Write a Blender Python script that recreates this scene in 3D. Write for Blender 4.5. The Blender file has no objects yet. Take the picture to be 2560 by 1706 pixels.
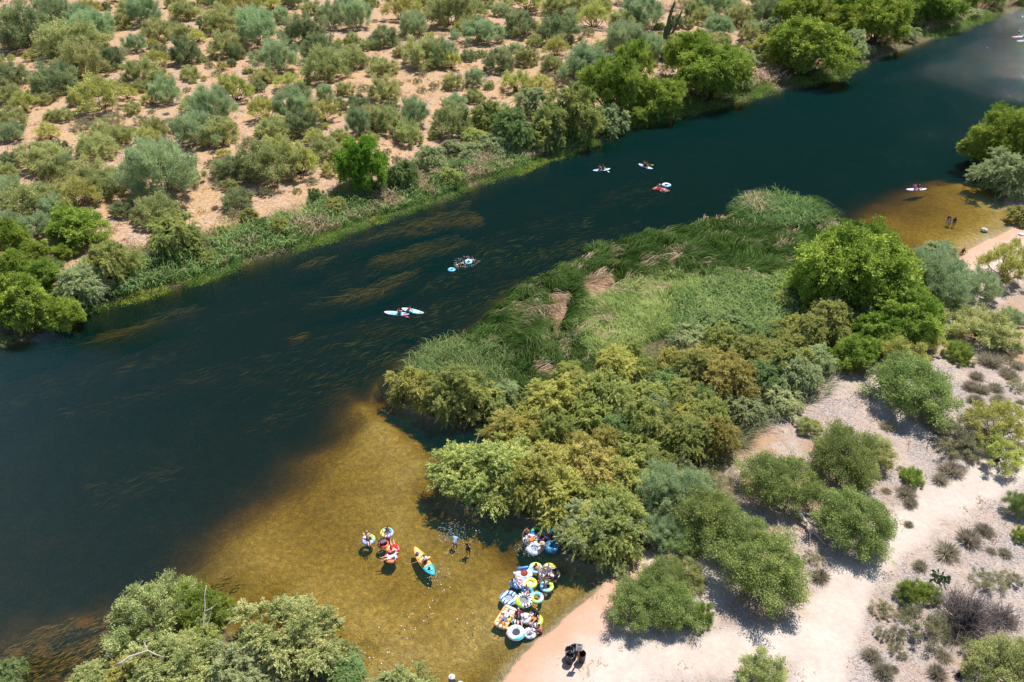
import bpy, math, random
import numpy as np
from mathutils import Vector, Matrix, noise as mnoise

SC = bpy.context.scene
COL = SC.collection
R = math.radians

# ---------------------------------------------------------------- camera, sky, sun, exposure
CAM_H, PITCH, FPX = 52.0, R(35.0), 1991.0
cam_d = bpy.data.cameras.new('camera')
cam = bpy.data.objects.new('camera', cam_d)
COL.objects.link(cam)
cam.location = (0, 0, CAM_H)
cam.rotation_euler = (math.pi / 2 - PITCH, 0, 0)
cam_d.sensor_width = 36.0
cam_d.lens = 36.0 * FPX / 2560.0
cam_d.clip_end = 6000
SC.camera = cam

SUN_EL, SUN_AZ = R(63), R(34)          # the sun stands behind the scene, right of the view axis
world = bpy.data.worlds.new('World')
SC.world = world
world.use_nodes = True
wn = world.node_tree
for n in list(wn.nodes):
    wn.nodes.remove(n)
wo = wn.nodes.new('ShaderNodeOutputWorld')
wb = wn.nodes.new('ShaderNodeBackground')
ws = wn.nodes.new('ShaderNodeTexSky')
ws.sky_type = 'NISHITA'
ws.sun_disc = False
ws.sun_elevation = SUN_EL
ws.sun_rotation = SUN_AZ
ws.altitude = 400
ws.dust_density = 0.15
ws.ozone_density = 2.5
wb.inputs['Strength'].default_value = 0.110
# a few soft clouds, as the river mirrors them
wt = wn.nodes.new('ShaderNodeTexCoord'); wm = wn.nodes.new('ShaderNodeMapping'); wm.inputs['Scale'].default_value = (1, 1, 3.2)
wz = wn.nodes.new('ShaderNodeTexNoise'); wz.inputs['Scale'].default_value = 4.2; wz.inputs['Detail'].default_value = 6; wz.inputs['Roughness'].default_value = .58
wr = wn.nodes.new('ShaderNodeMapRange'); wr.interpolation_type = 'SMOOTHSTEP'; wr.inputs['From Min'].default_value = .54; wr.inputs['From Max'].default_value = .72; wr.inputs['To Max'].default_value = .04
wx = wn.nodes.new('ShaderNodeMix'); wx.data_type = 'RGBA'; wx.inputs[7].default_value = (7.5, 7.6, 7.9, 1)
wn.links.new(wt.outputs['Generated'], wm.inputs[0]); wn.links.new(wm.outputs[0], wz.inputs['Vector']); wn.links.new(wz.outputs[0], wr.inputs['Value'])
wn.links.new(wr.outputs[0], wx.inputs[0]); wn.links.new(ws.outputs[0], wx.inputs[6]); wn.links.new(wx.outputs[2], wb.inputs[0])
wn.links.new(wb.outputs[0], wo.inputs[0])

sl = bpy.data.lights.new('sun', 'SUN')
sl.energy = 5.0
sl.angle = R(0.53)
sl.color = (1.0, 0.965, 0.90)
sun = bpy.data.objects.new('sun', sl)
COL.objects.link(sun)
sd_ = Vector((math.sin(SUN_AZ) * math.cos(SUN_EL), math.cos(SUN_AZ) * math.cos(SUN_EL), math.sin(SUN_EL)))
sun.rotation_euler = sd_.to_track_quat('Z', 'Y').to_euler()
sun.location = sd_ * 300

SC.view_settings.view_transform = 'Standard'
SC.view_settings.look = 'None'
SC.view_settings.exposure = 0.48
SC.view_settings.gamma = 1
SC.view_settings.use_curve_mapping = False
SC.render.engine = 'CYCLES'
cy = SC.cycles
cy.max_bounces = 7
cy.diffuse_bounces = 3
cy.glossy_bounces = 2
cy.transmission_bounces = 3
cy.transparent_max_bounces = 12
cy.volume_bounces = 0
cy.caustics_reflective = False
cy.caustics_refractive = False
cy.sample_clamp_indirect = 6
cy.use_denoising = True

# ---------------------------------------------------------------- photograph pixel <-> place on the ground
CP, SP = math.cos(PITCH), math.sin(PITCH)

def ray(px, py):
    dx = (np.asarray(px, float) - 1280.0) / FPX
    dy = -(np.asarray(py, float) - 853.0) / FPX
    return dx, CP + SP * dy, -SP + CP * dy

def W(px, py, z=0.0):
    dx, dyy, dz = ray(px, py)
    t = (z - CAM_H) / dz
    return dx * t, dyy * t

def scale_at(y, z=0.0):
    """pixels (full size) per metre at world y"""
    return FPX / (y * CP + (CAM_H - z) * SP)

def PX(x, y, z):
    zc = y * CP + (CAM_H - z) * SP
    return 1280 + FPX * x / zc, 853 + FPX * ((CAM_H - z) * CP - y * SP) / zc

def hash2(ix, iy, s):
    n = (ix.astype(np.int64) * 374761393 + iy.astype(np.int64) * 668265263 + s * 974634777) & 0x7fffffff
    n = ((n ^ (n >> 13)) * 1274126177) & 0x7fffffff
    n = n ^ (n >> 16)
    return (n & 0xffff) / 65535.0

def vnoise(x, y, s=0):
    x = np.asarray(x, float); y = np.asarray(y, float)
    ix = np.floor(x); iy = np.floor(y)
    fx = x - ix; fy = y - iy
    fx = fx * fx * (3 - 2 * fx); fy = fy * fy * (3 - 2 * fy)
    a = hash2(ix, iy, s); b = hash2(ix + 1, iy, s)
    c = hash2(ix, iy + 1, s); d = hash2(ix + 1, iy + 1, s)
    return (a * (1 - fx) + b * fx) * (1 - fy) + (c * (1 - fx) + d * fx) * fy

def fbm(x, y, s=0, o=4):
    v = 0.0; a = 0.5; t = 0.0
    for i in range(o):
        v = v + a * vnoise(x * 2 ** i + 17.3 * i, y * 2 ** i - 9.1 * i, s + i); t += a; a *= 0.5
    return v / t

def sstep(a, b, v):
    t = np.clip((v - a) / (b - a), 0, 1)
    return t * t * (3 - 2 * t)

def poly_w(pts, z=0.0):
    a = np.array(pts, float)
    x, y = W(a[:, 0], a[:, 1], z)
    return np.stack([x, y], 1)

def seg_dist(x, y, P, closed=True):
    """distance to a polyline and index of the nearest segment"""
    x = np.asarray(x, float).ravel(); y = np.asarray(y, float).ravel()
    best = np.full(x.shape, 1e18); idx = np.zeros(x.shape, int)
    n = len(P)
    for i in range(n if closed else n - 1):
        ax, ay = P[i]; bx, by = P[(i + 1) % n]
        vx, vy = bx - ax, by - ay
        L = vx * vx + vy * vy + 1e-12
        t = np.clip(((x - ax) * vx + (y - ay) * vy) / L, 0, 1)
        d = (x - ax - t * vx) ** 2 + (y - ay - t * vy) ** 2
        m = d < best
        best[m] = d[m]; idx[m] = i
    return np.sqrt(best), idx

def inside(x, y, P):
    x = np.asarray(x, float).ravel(); y = np.asarray(y, float).ravel()
    r = np.zeros(x.shape, bool)
    n = len(P)
    for i in range(n):
        ax, ay = P[i]; bx, by = P[(i + 1) % n]
        if ay == by:
            continue
        c = ((ay > y) != (by > y)) & (x < (bx - ax) * (y - ay) / (by - ay) + ax)
        r ^= c
    return r

def sdist(x, y, P):
    """positive outside the polygon"""
    d, i = seg_dist(x, y, P)
    return np.where(inside(x, y, P), -d, d), i

# ---------------------------------------------------------------- river outline
FAR = [(-600, 1075), (-300, 960), (0, 868), (60, 850), (120, 820), (196, 783), (280, 757), (359, 738), (440, 716), (522, 695), (566, 672), (609, 660),
       (680, 640), (762, 616), (840, 592), (925, 556), (990, 536), (1088, 506), (1140, 484), (1186, 463), (1240, 445), (1300, 430), (1360, 400), (1447, 372), (1545, 330),
       (1654, 302), (1740, 282), (1850, 254), (1900, 238), (1958, 224), (2010, 214), (2067, 203), (2120, 182), (2176, 155), (2250, 128), (2340, 95),
       (2400, 75), (2448, 58), (2510, 36), (2560, 20), (2680, -20), (2900, -75), (3300, -140)]
NEAR = [(3900, 60), (3300, 180), (2900, 280), (2700, 350), (2590, 400), (2530, 440), (2500, 480), (2510, 515), (2550, 540), (2530, 565), (2490, 590), (2440, 615), (2405, 638), (2360, 668), (2310, 672), (2250, 650), (2190, 610),
        (2130, 578), (2080, 560), (2010, 525), (1950, 505), (1900, 508), (1850, 528), (1790, 556), (1700, 582), (1600, 605), (1500, 640), (1400, 682),
        (1330, 705), (1285, 745), (1240, 795), (1190, 832), (1130, 852), (1080, 872), (1030, 905), (990, 950), (985, 1000), (1015, 1022),
        (1080, 1050), (1130, 1063), (1200, 1050), (1250, 1035), (1285, 1000), (1300, 955), (1318, 960), (1312, 1010), (1292, 1060), (1250, 1095), (1185, 1125), (1140, 1160), (1125, 1215),
        (1150, 1262), (1220, 1272), (1300, 1285), (1345, 1322), (1400, 1375), (1450, 1405), (1510, 1422), (1525, 1440), (1490, 1478), (1430, 1528),
        (1385, 1568), (1335, 1605), (1300, 1645), (1262, 1690), (1235, 1740), (1180, 1800), (1060, 1790), (960, 1725), (890, 1695), (850, 1668), (790, 1640),
        (690, 1630), (600, 1610), (560, 1590), (520, 1560), (470, 1530), (400, 1520), (320, 1540), (280, 1590), (270, 1650), (200, 1720), (140, 1800),
        (60, 1860), (0, 1960), (-300, 2300), (-900, 2300)]
RIVER = np.concatenate([poly_w(FAR), poly_w(NEAR)])
N_FAR = len(FAR)
SH1 = poly_w([(860, 950), (960, 985), (1010, 1020), (1090, 1060), (1140, 1130), (1130, 1220), (1160, 1280), (1400, 1400), (1540, 1440), (1300, 1706), (1150, 1880),
              (900, 1760), (640, 1560), (540, 1460), (470, 1410), (455, 1350), (500, 1300), (590, 1235), (690, 1150), (780, 1090), (850, 1030)])
SH2 = poly_w([(2120, 540), (2160, 485), (2240, 440), (2360, 418), (2450, 428), (2540, 455), (2620, 600), (2400, 700), (2250, 660), (2190, 590)])
SH3 = poly_w([(-400, 1640), (60, 1560), (250, 1500), (420, 1440), (560, 1400), (650, 1500), (560, 1650), (300, 1900), (-400, 1950)])
PATH = [(poly_w([(2020, 1820), (2060, 1640), (2095, 1500), (2180, 1390), (2320, 1295), (2450, 1232), (2700, 1110), (3000, 980)]), 1.7),
        (poly_w([(1380, 1700), (1600, 1660), (1850, 1640), (2060, 1600)]), 1.6),
        (poly_w([(1950, 1000), (2040, 960), (2180, 930), (2330, 860), (2400, 790), (2480, 700)]), 0.9),
        (poly_w([(2200, 930), (2180, 1010), (2200, 1060), (2300, 1120)]), 0.7)]
ISLE = poly_w([(985, 1000), (1030, 905), (1190, 832), (1285, 745), (1400, 682), (1600, 605), (1850, 528), (2010, 525), (2130, 578),
               (2110, 660), (1960, 720), (1900, 860), (1760, 900), (1560, 900), (1450, 1000), (1330, 1100), (1185, 1125), (1130, 1063)])

_c = ISLE.mean(0); ISLEX = _c + (ISLE - _c) * 1.12
THICK = poly_w([(1130, 1150), (1200, 1110), (1310, 1070), (1320, 1000), (1450, 960), (1560, 900), (1700, 880), (1960, 830), (2060, 740), (2300, 720), (2330, 830), (2220, 900), (2050, 960), (1990, 1000), (1930, 1060), (1860, 1130), (1810, 1200), (1810, 1300), (1700, 1350), (1560, 1400), (1480, 1420), (1400, 1350), (1330, 1300), (1240, 1270), (1150, 1250)])

def terrain(x, y, masks=False):
    x = np.asarray(x, float); shp = x.shape
    x = x.ravel(); y = np.asarray(y, float).ravel()
    wob = (fbm(x * .35, y * .35, 5, 3) - .5) * 1.6
    sd, idx = sdist(x, y, RIVER)
    sd = sd + wob * 0.45
    far = idx < N_FAR
    din = -sd
    if len(x) < 50 and not masks and (sd > .5).all():
        s1 = s2 = s3 = np.full_like(x, 50.0)
    else:
        s1, _ = sdist(x, y, SH1); s2, _ = sdist(x, y, SH2); s3, _ = sdist(x, y, SH3)
    n1 = (fbm(x * .30, y * .30, 31, 4) - .5) * 3.2
    sh = np.minimum(s1, s2) + n1
    k = sstep(-5.5, 5.0, sh)
    k3 = sstep(-1, 4, s3 + n1)
    d_sh = 0.04 + 0.078 * np.clip(din, 0, 18) + .04 * np.clip(din, 0, 4)
    isl_ = inside(x, y, ISLEX)
    d_dp = np.where(k3 < 1, 1.35 * (1 - k3) + 3.3 * k3, 3.3)
    dep = d_sh * (1 - k) + np.maximum(d_dp, d_sh) * k
    dep = np.minimum(dep, 0.02 + din * np.where(far, 1.7, np.where(isl_, 1.5, .55)))
    far_h = 0.15 + 1.15 * sstep(0.5, 5.5, sd) + 1.3 * sstep(5, 40, sd) + (fbm(x * .07, y * .07, 2, 4) - .5) * 1.5 * sstep(3, 20, sd) + (fbm(x * .5, y * .5, 3, 3) - .5) * .35 * sstep(1, 4, sd)
    isl = inside(x, y, ISLE)
    near_h = 0.055 * sd + (fbm(x * .12, y * .12, 12, 4) - .5) * .7 * sstep(2, 12, sd) + (fbm(x * .9, y * .9, 13, 2) - .5) * .10 * sstep(.6, 3, sd)
    near_h = np.minimum(near_h, 2.2)
    land = np.where(far, far_h, near_h)
    land = np.where(sd > 0, np.maximum(land, np.minimum(sd * .05, .3)), 0)
    h = np.where(sd > 0, land, -dep)
    if not masks:
        return h.reshape(shp)
    pth = np.zeros_like(x)
    for P, w in PATH:
        d, _ = seg_dist(x, y, P, False)
        pth = np.maximum(pth, 1 - sstep(w * .55, w * 1.5, d + (fbm(x * .5, y * .5, 41, 3) - .5) * 1.6))
    beach = (~far) * (1 - sstep(6.5, 10, sd + n1)) * (y < 52)
    beach2 = (~far) * (1 - sstep(5, 8, sd + n1)) * (x > 45) * (y < 105)
    n5 = (fbm(x * .4, y * .4, 55, 3) - .5) * 3
    st_, _ = sdist(x, y, THICK)
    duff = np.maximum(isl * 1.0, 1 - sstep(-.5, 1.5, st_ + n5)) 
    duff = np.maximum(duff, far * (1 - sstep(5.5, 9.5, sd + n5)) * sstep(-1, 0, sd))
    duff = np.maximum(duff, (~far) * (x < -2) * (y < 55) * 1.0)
    m = dict(duff=duff, sd=sd, pale=np.clip(np.maximum(np.maximum(pth, beach), beach2), 0, 1), far=far.astype(float), bedweed=(1 - k3) * sstep(.3, 2, s1 + n1),
             deep=k)
    return h.reshape(shp), m

def hz(x, y):
    return float(terrain(np.array([x]), np.array([y]))[0])

def T(px, py, dz=0.0):
    """place on the ground seen at photo pixel"""
    z = 0.5
    for _ in range(4):
        x, y = W(px, py, z)
        z = max(hz(x, y), 0.0)
    return float(x), float(y), z + dz

# ---------------------------------------------------------------- object helpers
def tag(o, label=None, cat=None, group=None, kind=None):
    if label: o['label'] = label
    if cat: o['category'] = cat
    if group: o['group'] = group
    if kind: o['kind'] = kind
    return o

def empty(name, loc, rz=0.0, s=1.0):
    o = bpy.data.objects.new(name, None)
    o.empty_display_size = 0.2
    o.location = loc; o.rotation_euler = (0, 0, rz)
    o.scale = (s, s, s) if not hasattr(s, '__len__') else s
    COL.objects.link(o)
    return o

def link(name, me, mat=None, parent=None, loc=None):
    o = bpy.data.objects.new(name, me)
    COL.objects.link(o)
    if mat is not None:
        ms = mat if isinstance(mat, (list, tuple)) else [mat]
        if len(me.materials) == 0:
            for q in ms: me.materials.append(q)
    if parent is not None: o.parent = parent
    if loc is not None: o.location = loc
    return o

def copy_tree(o, parent=None):
    c = o.copy(); COL.objects.link(c)
    if parent is not None: c.parent = parent
    for ch in list(o.children):
        copy_tree(ch, c)
    return c

def mesh_np(name, v, f, smooth=False, cols=None, mats=None):
    """v (n,3), f (m,k) all faces of k corners"""
    me = bpy.data.meshes.new(name)
    v = np.ascontiguousarray(v, dtype=np.float32); f = np.ascontiguousarray(f, dtype=np.int32)
    m, k = f.shape
    me.vertices.add(len(v)); me.vertices.foreach_set('co', v.ravel())
    me.loops.add(m * k); me.loops.foreach_set('vertex_index', f.ravel())
    me.polygons.add(m); me.polygons.foreach_set('loop_start', np.arange(0, m * k, k, dtype=np.int32))
    me.polygons.foreach_set('loop_total', np.full(m, k, dtype=np.int32))
    if smooth:
        me.polygons.foreach_set('use_smooth', np.ones(m, bool))
    if mats is not None:
        me.polygons.foreach_set('material_index', np.ascontiguousarray(mats, dtype=np.int32))
    me.update(calc_edges=True)
    if cols is not None:
        for nm, a in cols.items():
            at = me.attributes.new(nm, 'FLOAT', 'POINT')
            at.data.foreach_set('value', np.ascontiguousarray(a, dtype=np.float32))
    return me

# ---------------------------------------------------------------- materials
def new_mat(name):
    m = bpy.data.materials.new(name); m.use_nodes = True
    nt = m.node_tree
    for n in list(nt.nodes): nt.nodes.remove(n)
    out = nt.nodes.new('ShaderNodeOutputMaterial')
    return m, nt, out

class NB:
    """small node builder"""
    def __init__(s, nt): s.nt = nt
    def n(s, t, **kw):
        nd = s.nt.nodes.new(t)
        for k, v in kw.items():
            if k.startswith('i_'):
                key = k[2:]
                key = int(key) if key.isdigit() else key.replace('_', ' ')
                s.set(nd.inputs[key], v)
            else: setattr(nd, k, v)
        return nd
    def set(s, sock, v):
        if isinstance(v, bpy.types.NodeSocket): s.nt.links.new(v, sock)
        elif isinstance(v, (tuple, list)) and len(v) == 3 and sock.type == 'RGBA': sock.default_value = (*v, 1)
        else: sock.default_value = v
    def math(s, op, a, b=0.0, c=0.0, clamp=False):
        nd = s.nt.nodes.new('ShaderNodeMath'); nd.operation = op; nd.use_clamp = clamp
        s.set(nd.inputs[0], a); s.set(nd.inputs[1], b); s.set(nd.inputs[2], c)
        return nd.outputs[0]
    def mix(s, f, a, b, bt='MIX'):
        nd = s.nt.nodes.new('ShaderNodeMix'); nd.data_type = 'RGBA'; nd.blend_type = bt
        s.set(nd.inputs[0], f); s.set(nd.inputs[6], a); s.set(nd.inputs[7], b)
        return nd.outputs[2]
    def noise(s, vec, scale, detail=3, rough=.55, dist=0.0):
        nd = s.nt.nodes.new('ShaderNodeTexNoise')
        s.set(nd.inputs['Vector'], vec); nd.inputs['Scale'].default_value = scale
        nd.inputs['Detail'].default_value = detail; nd.inputs['Roughness'].default_value = rough
        nd.inputs['Distortion'].default_value = dist
        return nd.outputs[0]
    def ss(s, a, b, v):
        nd = s.nt.nodes.new('ShaderNodeMapRange'); nd.interpolation_type = 'SMOOTHSTEP'
        s.set(nd.inputs['Value'], v); nd.inputs['From Min'].default_value = a; nd.inputs['From Max'].default_value = b
        return nd.outputs[0]
    def attr(s, name):
        nd = s.nt.nodes.new('ShaderNodeAttribute'); nd.attribute_name = name
        return nd.outputs['Fac']
    def pos(s):
        return s.nt.nodes.new('ShaderNodeNewGeometry').outputs['Position']

def principled(nb, out, col, rough=.6, spec=.4, bump=None, bstr=.3, bdist=.02, **kw):
    p = nb.n('ShaderNodeBsdfPrincipled')
    nb.set(p.inputs['Base Color'], col); nb.set(p.inputs['Roughness'], rough)
    nb.set(p.inputs['Specular IOR Level'], spec)
    for k, v in kw.items(): nb.set(p.inputs[k.replace('_', ' ')], v)
    if bump is not None:
        b = nb.n('ShaderNodeBump', i_Strength=bstr, i_Distance=bdist); nb.set(b.inputs['Height'], bump)
        nb.nt.links.new(b.outputs[0], p.inputs['Normal'])
    nb.nt.links.new(p.outputs[0], out.inputs['Surface'])
    return p

_MC = {}
def plain(name, col, rough=.6, spec=.4, var=.12, sc=6.0, **kw):
    """a painted, woven or plastic surface with slight uneven tone"""
    if name in _MC: return _MC[name]
    m, nt, out = new_mat(name); nb = NB(nt)
    tc = nb.n('ShaderNodeTexCoord').outputs['Object']
    nz = nb.noise(tc, sc, 3)
    dark = tuple(c * (1 - var * 1.6) for c in col); light = tuple(min(1, c * (1 + var)) for c in col)
    c = nb.mix(nz, dark, light)
    principled(nb, out, c, rough, spec, bump=nb.noise(tc, sc * 6, 2), bstr=.12, bdist=.01, **kw)
    _MC[name] = m
    return m
# ================================================================ SETTING
def mat_ground():
    m, nt, out = new_mat('desert_soil'); nb = NB(nt)
    pos = nb.pos()
    pale, far, wd, deep, sd = (nb.attr(a) for a in ('pale', 'far', 'bedweed', 'deep', 'sd'))
    duff = nb.attr('duff')
    sep = nb.n('ShaderNodeSeparateXYZ', i_0=pos); z = sep.outputs[2]
    n_big = nb.noise(pos, .06, 4, .6)
    n_mid = nb.noise(pos, .35, 5, .62)
    n_fin = nb.noise(pos, 2.2, 5, .65)
    n_grit = nb.noise(pos, 9.0, 3, .7)
    vor = nb.n('ShaderNodeTexVoronoi', i_Scale=3.4); nb.set(vor.inputs['Vector'], pos)
    stones = nb.ss(.34, .18, vor.outputs['Distance'])
    # far bank: pinkish gravelly soil with golden dry grass
    soil = nb.mix(nb.ss(.35, .65, n_fin), (0.326, 0.210, 0.150), (0.480, 0.332, 0.245))
    gravel = nb.mix(nb.ss(.3, .7, n_grit), (0.256, 0.192, 0.160), (0.448, 0.352, 0.296))
    soil = nb.mix(nb.ss(.5, .62, n_mid), soil, gravel)
    gold = nb.mix(nb.ss(.35, .7, n_fin), (0.365, 0.224, 0.121), (0.522, 0.352, 0.196))
    gmask = nb.math('MULTIPLY', nb.ss(.40, .58, nb.math('ADD', nb.math('MULTIPLY', n_mid, .55), nb.math('MULTIPLY', n_big, .5))), nb.ss(.28, .50, n_fin))
    farc = nb.mix(gmask, soil, gold)
    # near side: pale pink sand, gravel and orange dirt
    nsand = nb.mix(nb.ss(.3, .7, n_fin), (0.358, 0.269, 0.218), (0.448, 0.358, 0.294))
    ngrav = nb.mix(nb.ss(.40, .60, nb.noise(pos, 5.5, 4, .8)), (0.218, 0.173, 0.157), (0.435, 0.371, 0.333))
    c = nb.mix(nb.ss(.40, .56, n_mid), nsand, ngrav)
    c = nb.mix(nb.math('MULTIPLY', nb.ss(.50, .62, n_big), nb.ss(.4, .55, n_mid)), c, (0.384, 0.243, 0.147))
    vp = nb.mix(nb.ss(.3, .7, nb.math('ADD', nb.math('MULTIPLY', n_mid, .5), nb.math('MULTIPLY', n_fin, .5))), (.46, .375, .315), (.56, .475, .41))
    c = nb.mix(pale, c, vp)
    land = nb.mix(far, c, farc)
    # wet rim at the waterline
    rim = nb.ss(.30, -.02, nb.math('ADD', z, nb.math('MULTIPLY', nb.math('SUBTRACT', n_mid, .5), .25)))
    land = nb.mix(nb.math('MULTIPLY', rim, nb.math('SUBTRACT', 1.0, far)), land, (0.496, 0.288, 0.188))
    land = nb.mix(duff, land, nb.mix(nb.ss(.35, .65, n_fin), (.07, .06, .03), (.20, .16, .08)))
    # river bed: sand, with weed where it is deep
    bed = nb.mix(nb.ss(.35, .65, n_fin), (.31, .235, .15), (.46, .35, .235))
    weed = nb.mix(nb.ss(.48, .60, nb.noise(pos, .8, 6, .7)), (.05, .035, .02), (.26, .14, .06))
    bed = nb.mix(wd, bed, weed)
    bed = nb.mix(nb.math('MULTIPLY', deep, nb.math('SUBTRACT', 1.0, wd)), bed, (.10, .085, .045))
    bed = nb.mix(nb.math('MULTIPLY', nb.ss(.50, .68, nb.noise(pos, .22, 5, .65)), .40), bed, (.20, .125, .06))
    spk = nb.ss(.66, .74, nb.noise(pos, 3.0, 4, .7))
    bed = nb.mix(nb.math('MULTIPLY', spk, .45), bed, (.10, .07, .03))
    col = nb.mix(nb.ss(.03, -.05, z), land, bed)
    dry = nb.math('SUBTRACT', 1.0, nb.ss(.03, -.05, z))
    pl = nb.math('SUBTRACT', 1.0, nb.math('MULTIPLY', pale, .85))
    hgt = nb.math('ADD', nb.math('MULTIPLY', n_grit, .35), nb.math('MULTIPLY', nb.math('MULTIPLY', stones, .5), pl))
    hgt = nb.math('ADD', hgt, nb.math('MULTIPLY', n_fin, .8))
    # sand ripple relief under water; its paler ridges paint the caustic light web
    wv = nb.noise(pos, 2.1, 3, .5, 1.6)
    caustic_rip = nb.math('MULTIPLY', nb.math('ABSOLUTE', nb.math('SUBTRACT', wv, .5)), 5.0)
    col = nb.mix(nb.math('MULTIPLY', nb.math('SUBTRACT', 1.0, dry), nb.ss(.16, .0, caustic_rip)), col, nb.mix(1.0, col, (1.5, 1.42, 1.3), 'MULTIPLY'))
    hh = nb.n('ShaderNodeMix', data_type='FLOAT'); nb.set(hh.inputs[0], dry); nb.set(hh.inputs[2], caustic_rip); nb.set(hh.inputs[3], hgt)
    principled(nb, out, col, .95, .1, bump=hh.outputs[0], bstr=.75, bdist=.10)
    return m

def build_ground():
    ys = [10.0]
    while ys[-1] < 420: ys.append(ys[-1] + 0.30 + max(0, ys[-1] - 35) * 0.0075)
    while ys[-1] < 4500: ys.append(ys[-1] * 1.12)
    ys = np.array(ys)
    u = np.linspace(-1, 1, 341)
    u = np.sign(u) * (0.82 * np.abs(u) + 0.18 * np.abs(u) ** 5)
    hw = np.where(ys < 400, 40 + ys * .85, 40 + 400 * .85 + (ys - 400) * 3)
    X = u[None, :] * hw[:, None]; Y = np.repeat(ys[:, None], len(u), 1)
    h, m = terrain(X, Y, True)
    near = 1 - sstep(330, 500, Y.ravel())
    h = h.ravel() * near + 2.5 * (1 - near)
    v = np.stack([X.ravel(), Y.ravel(), h], 1)
    nx, ny = len(u), len(ys)
    a = (np.arange(ny - 1)[:, None] * nx + np.arange(nx - 1)[None, :]).ravel()
    f = np.stack([a, a + 1, a + nx + 1, a + nx], 1)
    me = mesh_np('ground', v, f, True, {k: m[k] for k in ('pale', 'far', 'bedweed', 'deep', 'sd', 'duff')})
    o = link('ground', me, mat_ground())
    tag(o, 'sandy desert ground and riverbed with gravel and dry golden grass', kind='structure')
    print('ground', nx, ny)
build_ground()

RINGS = [(W(955, 1372), 5.5, 1.3), (W(1150, 1365), 4.5, 1.6), (W(1300, 1450), 4.0, 1.3), (W(1060, 1404), 4.0, 1.4), (W(1150, 668), 6.0, 1.0), (W(640, 1500), 3.5, 1.2)]
def mat_water():
    m, nt, out = new_mat('river_water'); nb = NB(nt)
    pos = nb.pos()
    mp = nb.n('ShaderNodeMapping', i_Vector=pos); mp.inputs['Rotation'].default_value = (0, 0, R(-32)); mp.inputs['Scale'].default_value = (.55, 1.5, 1)
    v2 = mp.outputs[0]
    h = nb.math('MULTIPLY', nb.noise(v2, 1.5, 5, .62, .5), .6)
    h = nb.math('ADD', h, nb.math('MULTIPLY', nb.noise(pos, 6.0, 2, .5), .16))
    calm = nb.ss(.35, .65, nb.noise(pos, .07, 3))
    h = nb.math('MULTIPLY', h, nb.math('ADD', .55, nb.math('MULTIPLY', calm, .75)))
    sep = nb.n('ShaderNodeSeparateXYZ', i_0=pos)
    dn = nb.math('MULTIPLY', nb.noise(pos, .9, 2), .9)
    for (c, rad, k) in RINGS:
        dx = nb.math('SUBTRACT', sep.outputs[0], float(c[0])); dy = nb.math('SUBTRACT', sep.outputs[1], float(c[1]))
        d = nb.math('SQRT', nb.math('ADD', nb.math('MULTIPLY', dx, dx), nb.math('MULTIPLY', dy, dy)))
        w = nb.math('SINE', nb.math('MULTIPLY', nb.math('ADD', d, dn), 2 * math.pi * k))
        e = nb.ss(rad, 0.6, d)
        h = nb.math('ADD', h, nb.math('MULTIPLY', nb.math('MULTIPLY', w, e), .24))
    b = nb.n('ShaderNodeBump', i_Strength=1.0, i_Distance=.10); nb.set(b.inputs['Height'], h)
    tr = nb.n('ShaderNodeBsdfTransparent'); tr.inputs[0].default_value = (1, 1, 1, 1)
    df = nb.n('ShaderNodeBsdfDiffuse'); df.inputs[0].default_value = (.006, .27, .18, 1)
    mx0 = nb.n('ShaderNodeMixShader'); mx0.inputs[0].default_value = .068
    nt.links.new(tr.outputs[0], mx0.inputs[1]); nt.links.new(df.outputs[0], mx0.inputs[2])
    gl = nb.n('ShaderNodeBsdfGlossy'); gl.inputs['Roughness'].default_value = .035
    gl.inputs[0].default_value = (1, 1, 1, 1)
    nt.links.new(b.outputs[0], gl.inputs['Normal'])
    fr = nb.n('ShaderNodeFresnel'); fr.inputs[0].default_value = 1.33
    nt.links.new(b.outputs[0], fr.inputs['Normal'])
    mx = nb.n('ShaderNodeMixShader')
    bf = nb.n('ShaderNodeNewGeometry').outputs['Backfacing']
    nb.set(mx.inputs[0], nb.math('MULTIPLY', fr.outputs[0], nb.math('SUBTRACT', 1.0, bf))); nt.links.new(mx0.outputs[0], mx.inputs[1]); nt.links.new(gl.outputs[0], mx.inputs[2])
    nt.links.new(mx.outputs[0], out.inputs['Surface'])
    va = nb.n('ShaderNodeVolumeAbsorption')
    va.inputs['Color'].default_value = (.80, .73, .25, 1); va.inputs['Density'].default_value = 1.65
    nt.links.new(va.outputs[0], out.inputs['Volume'])
    return m

def build_water():
    x0, x1, y0, y1, zb = -500, 1500, -60, 900, -8
    v = [(x0, y0, 0), (x1, y0, 0), (x1, y1, 0), (x0, y1, 0), (x0, y0, zb), (x1, y0, zb), (x1, y1, zb), (x0, y1, zb)]
    f = [(0, 1, 2, 3), (4, 7, 6, 5), (0, 4, 5, 1), (1, 5, 6, 2), (2, 6, 7, 3), (3, 7, 4, 0)]
    me = mesh_np('water', np.array(v, float), np.array(f))
    tag(link('water', me, mat_water()), 'clear amber shallows and dark green river water', kind='structure')
build_water()
# ================================================================ PLANT SHAPES
def unit(a):
    return a / (np.linalg.norm(a, axis=-1, keepdims=True) + 1e-9)

def leaf_quads(p, ax, l, w, rng, flat=0.0):
    """rhombic leaves: centre p, long axis ax, length l, width w"""
    n = len(p)
    r = rng.normal(size=(n, 3)); r[:, 2] += flat
    side = unit(np.cross(ax, unit(r)))
    l = np.asarray(l).reshape(-1, 1); w = np.asarray(w).reshape(-1, 1)
    v = np.stack([p - ax * l * .5, p + side * w * .5, p + ax * l * .5, p - side * w * .5], 1).reshape(-1, 3)
    f = np.arange(n * 4).reshape(n, 4)
    return v, f

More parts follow.
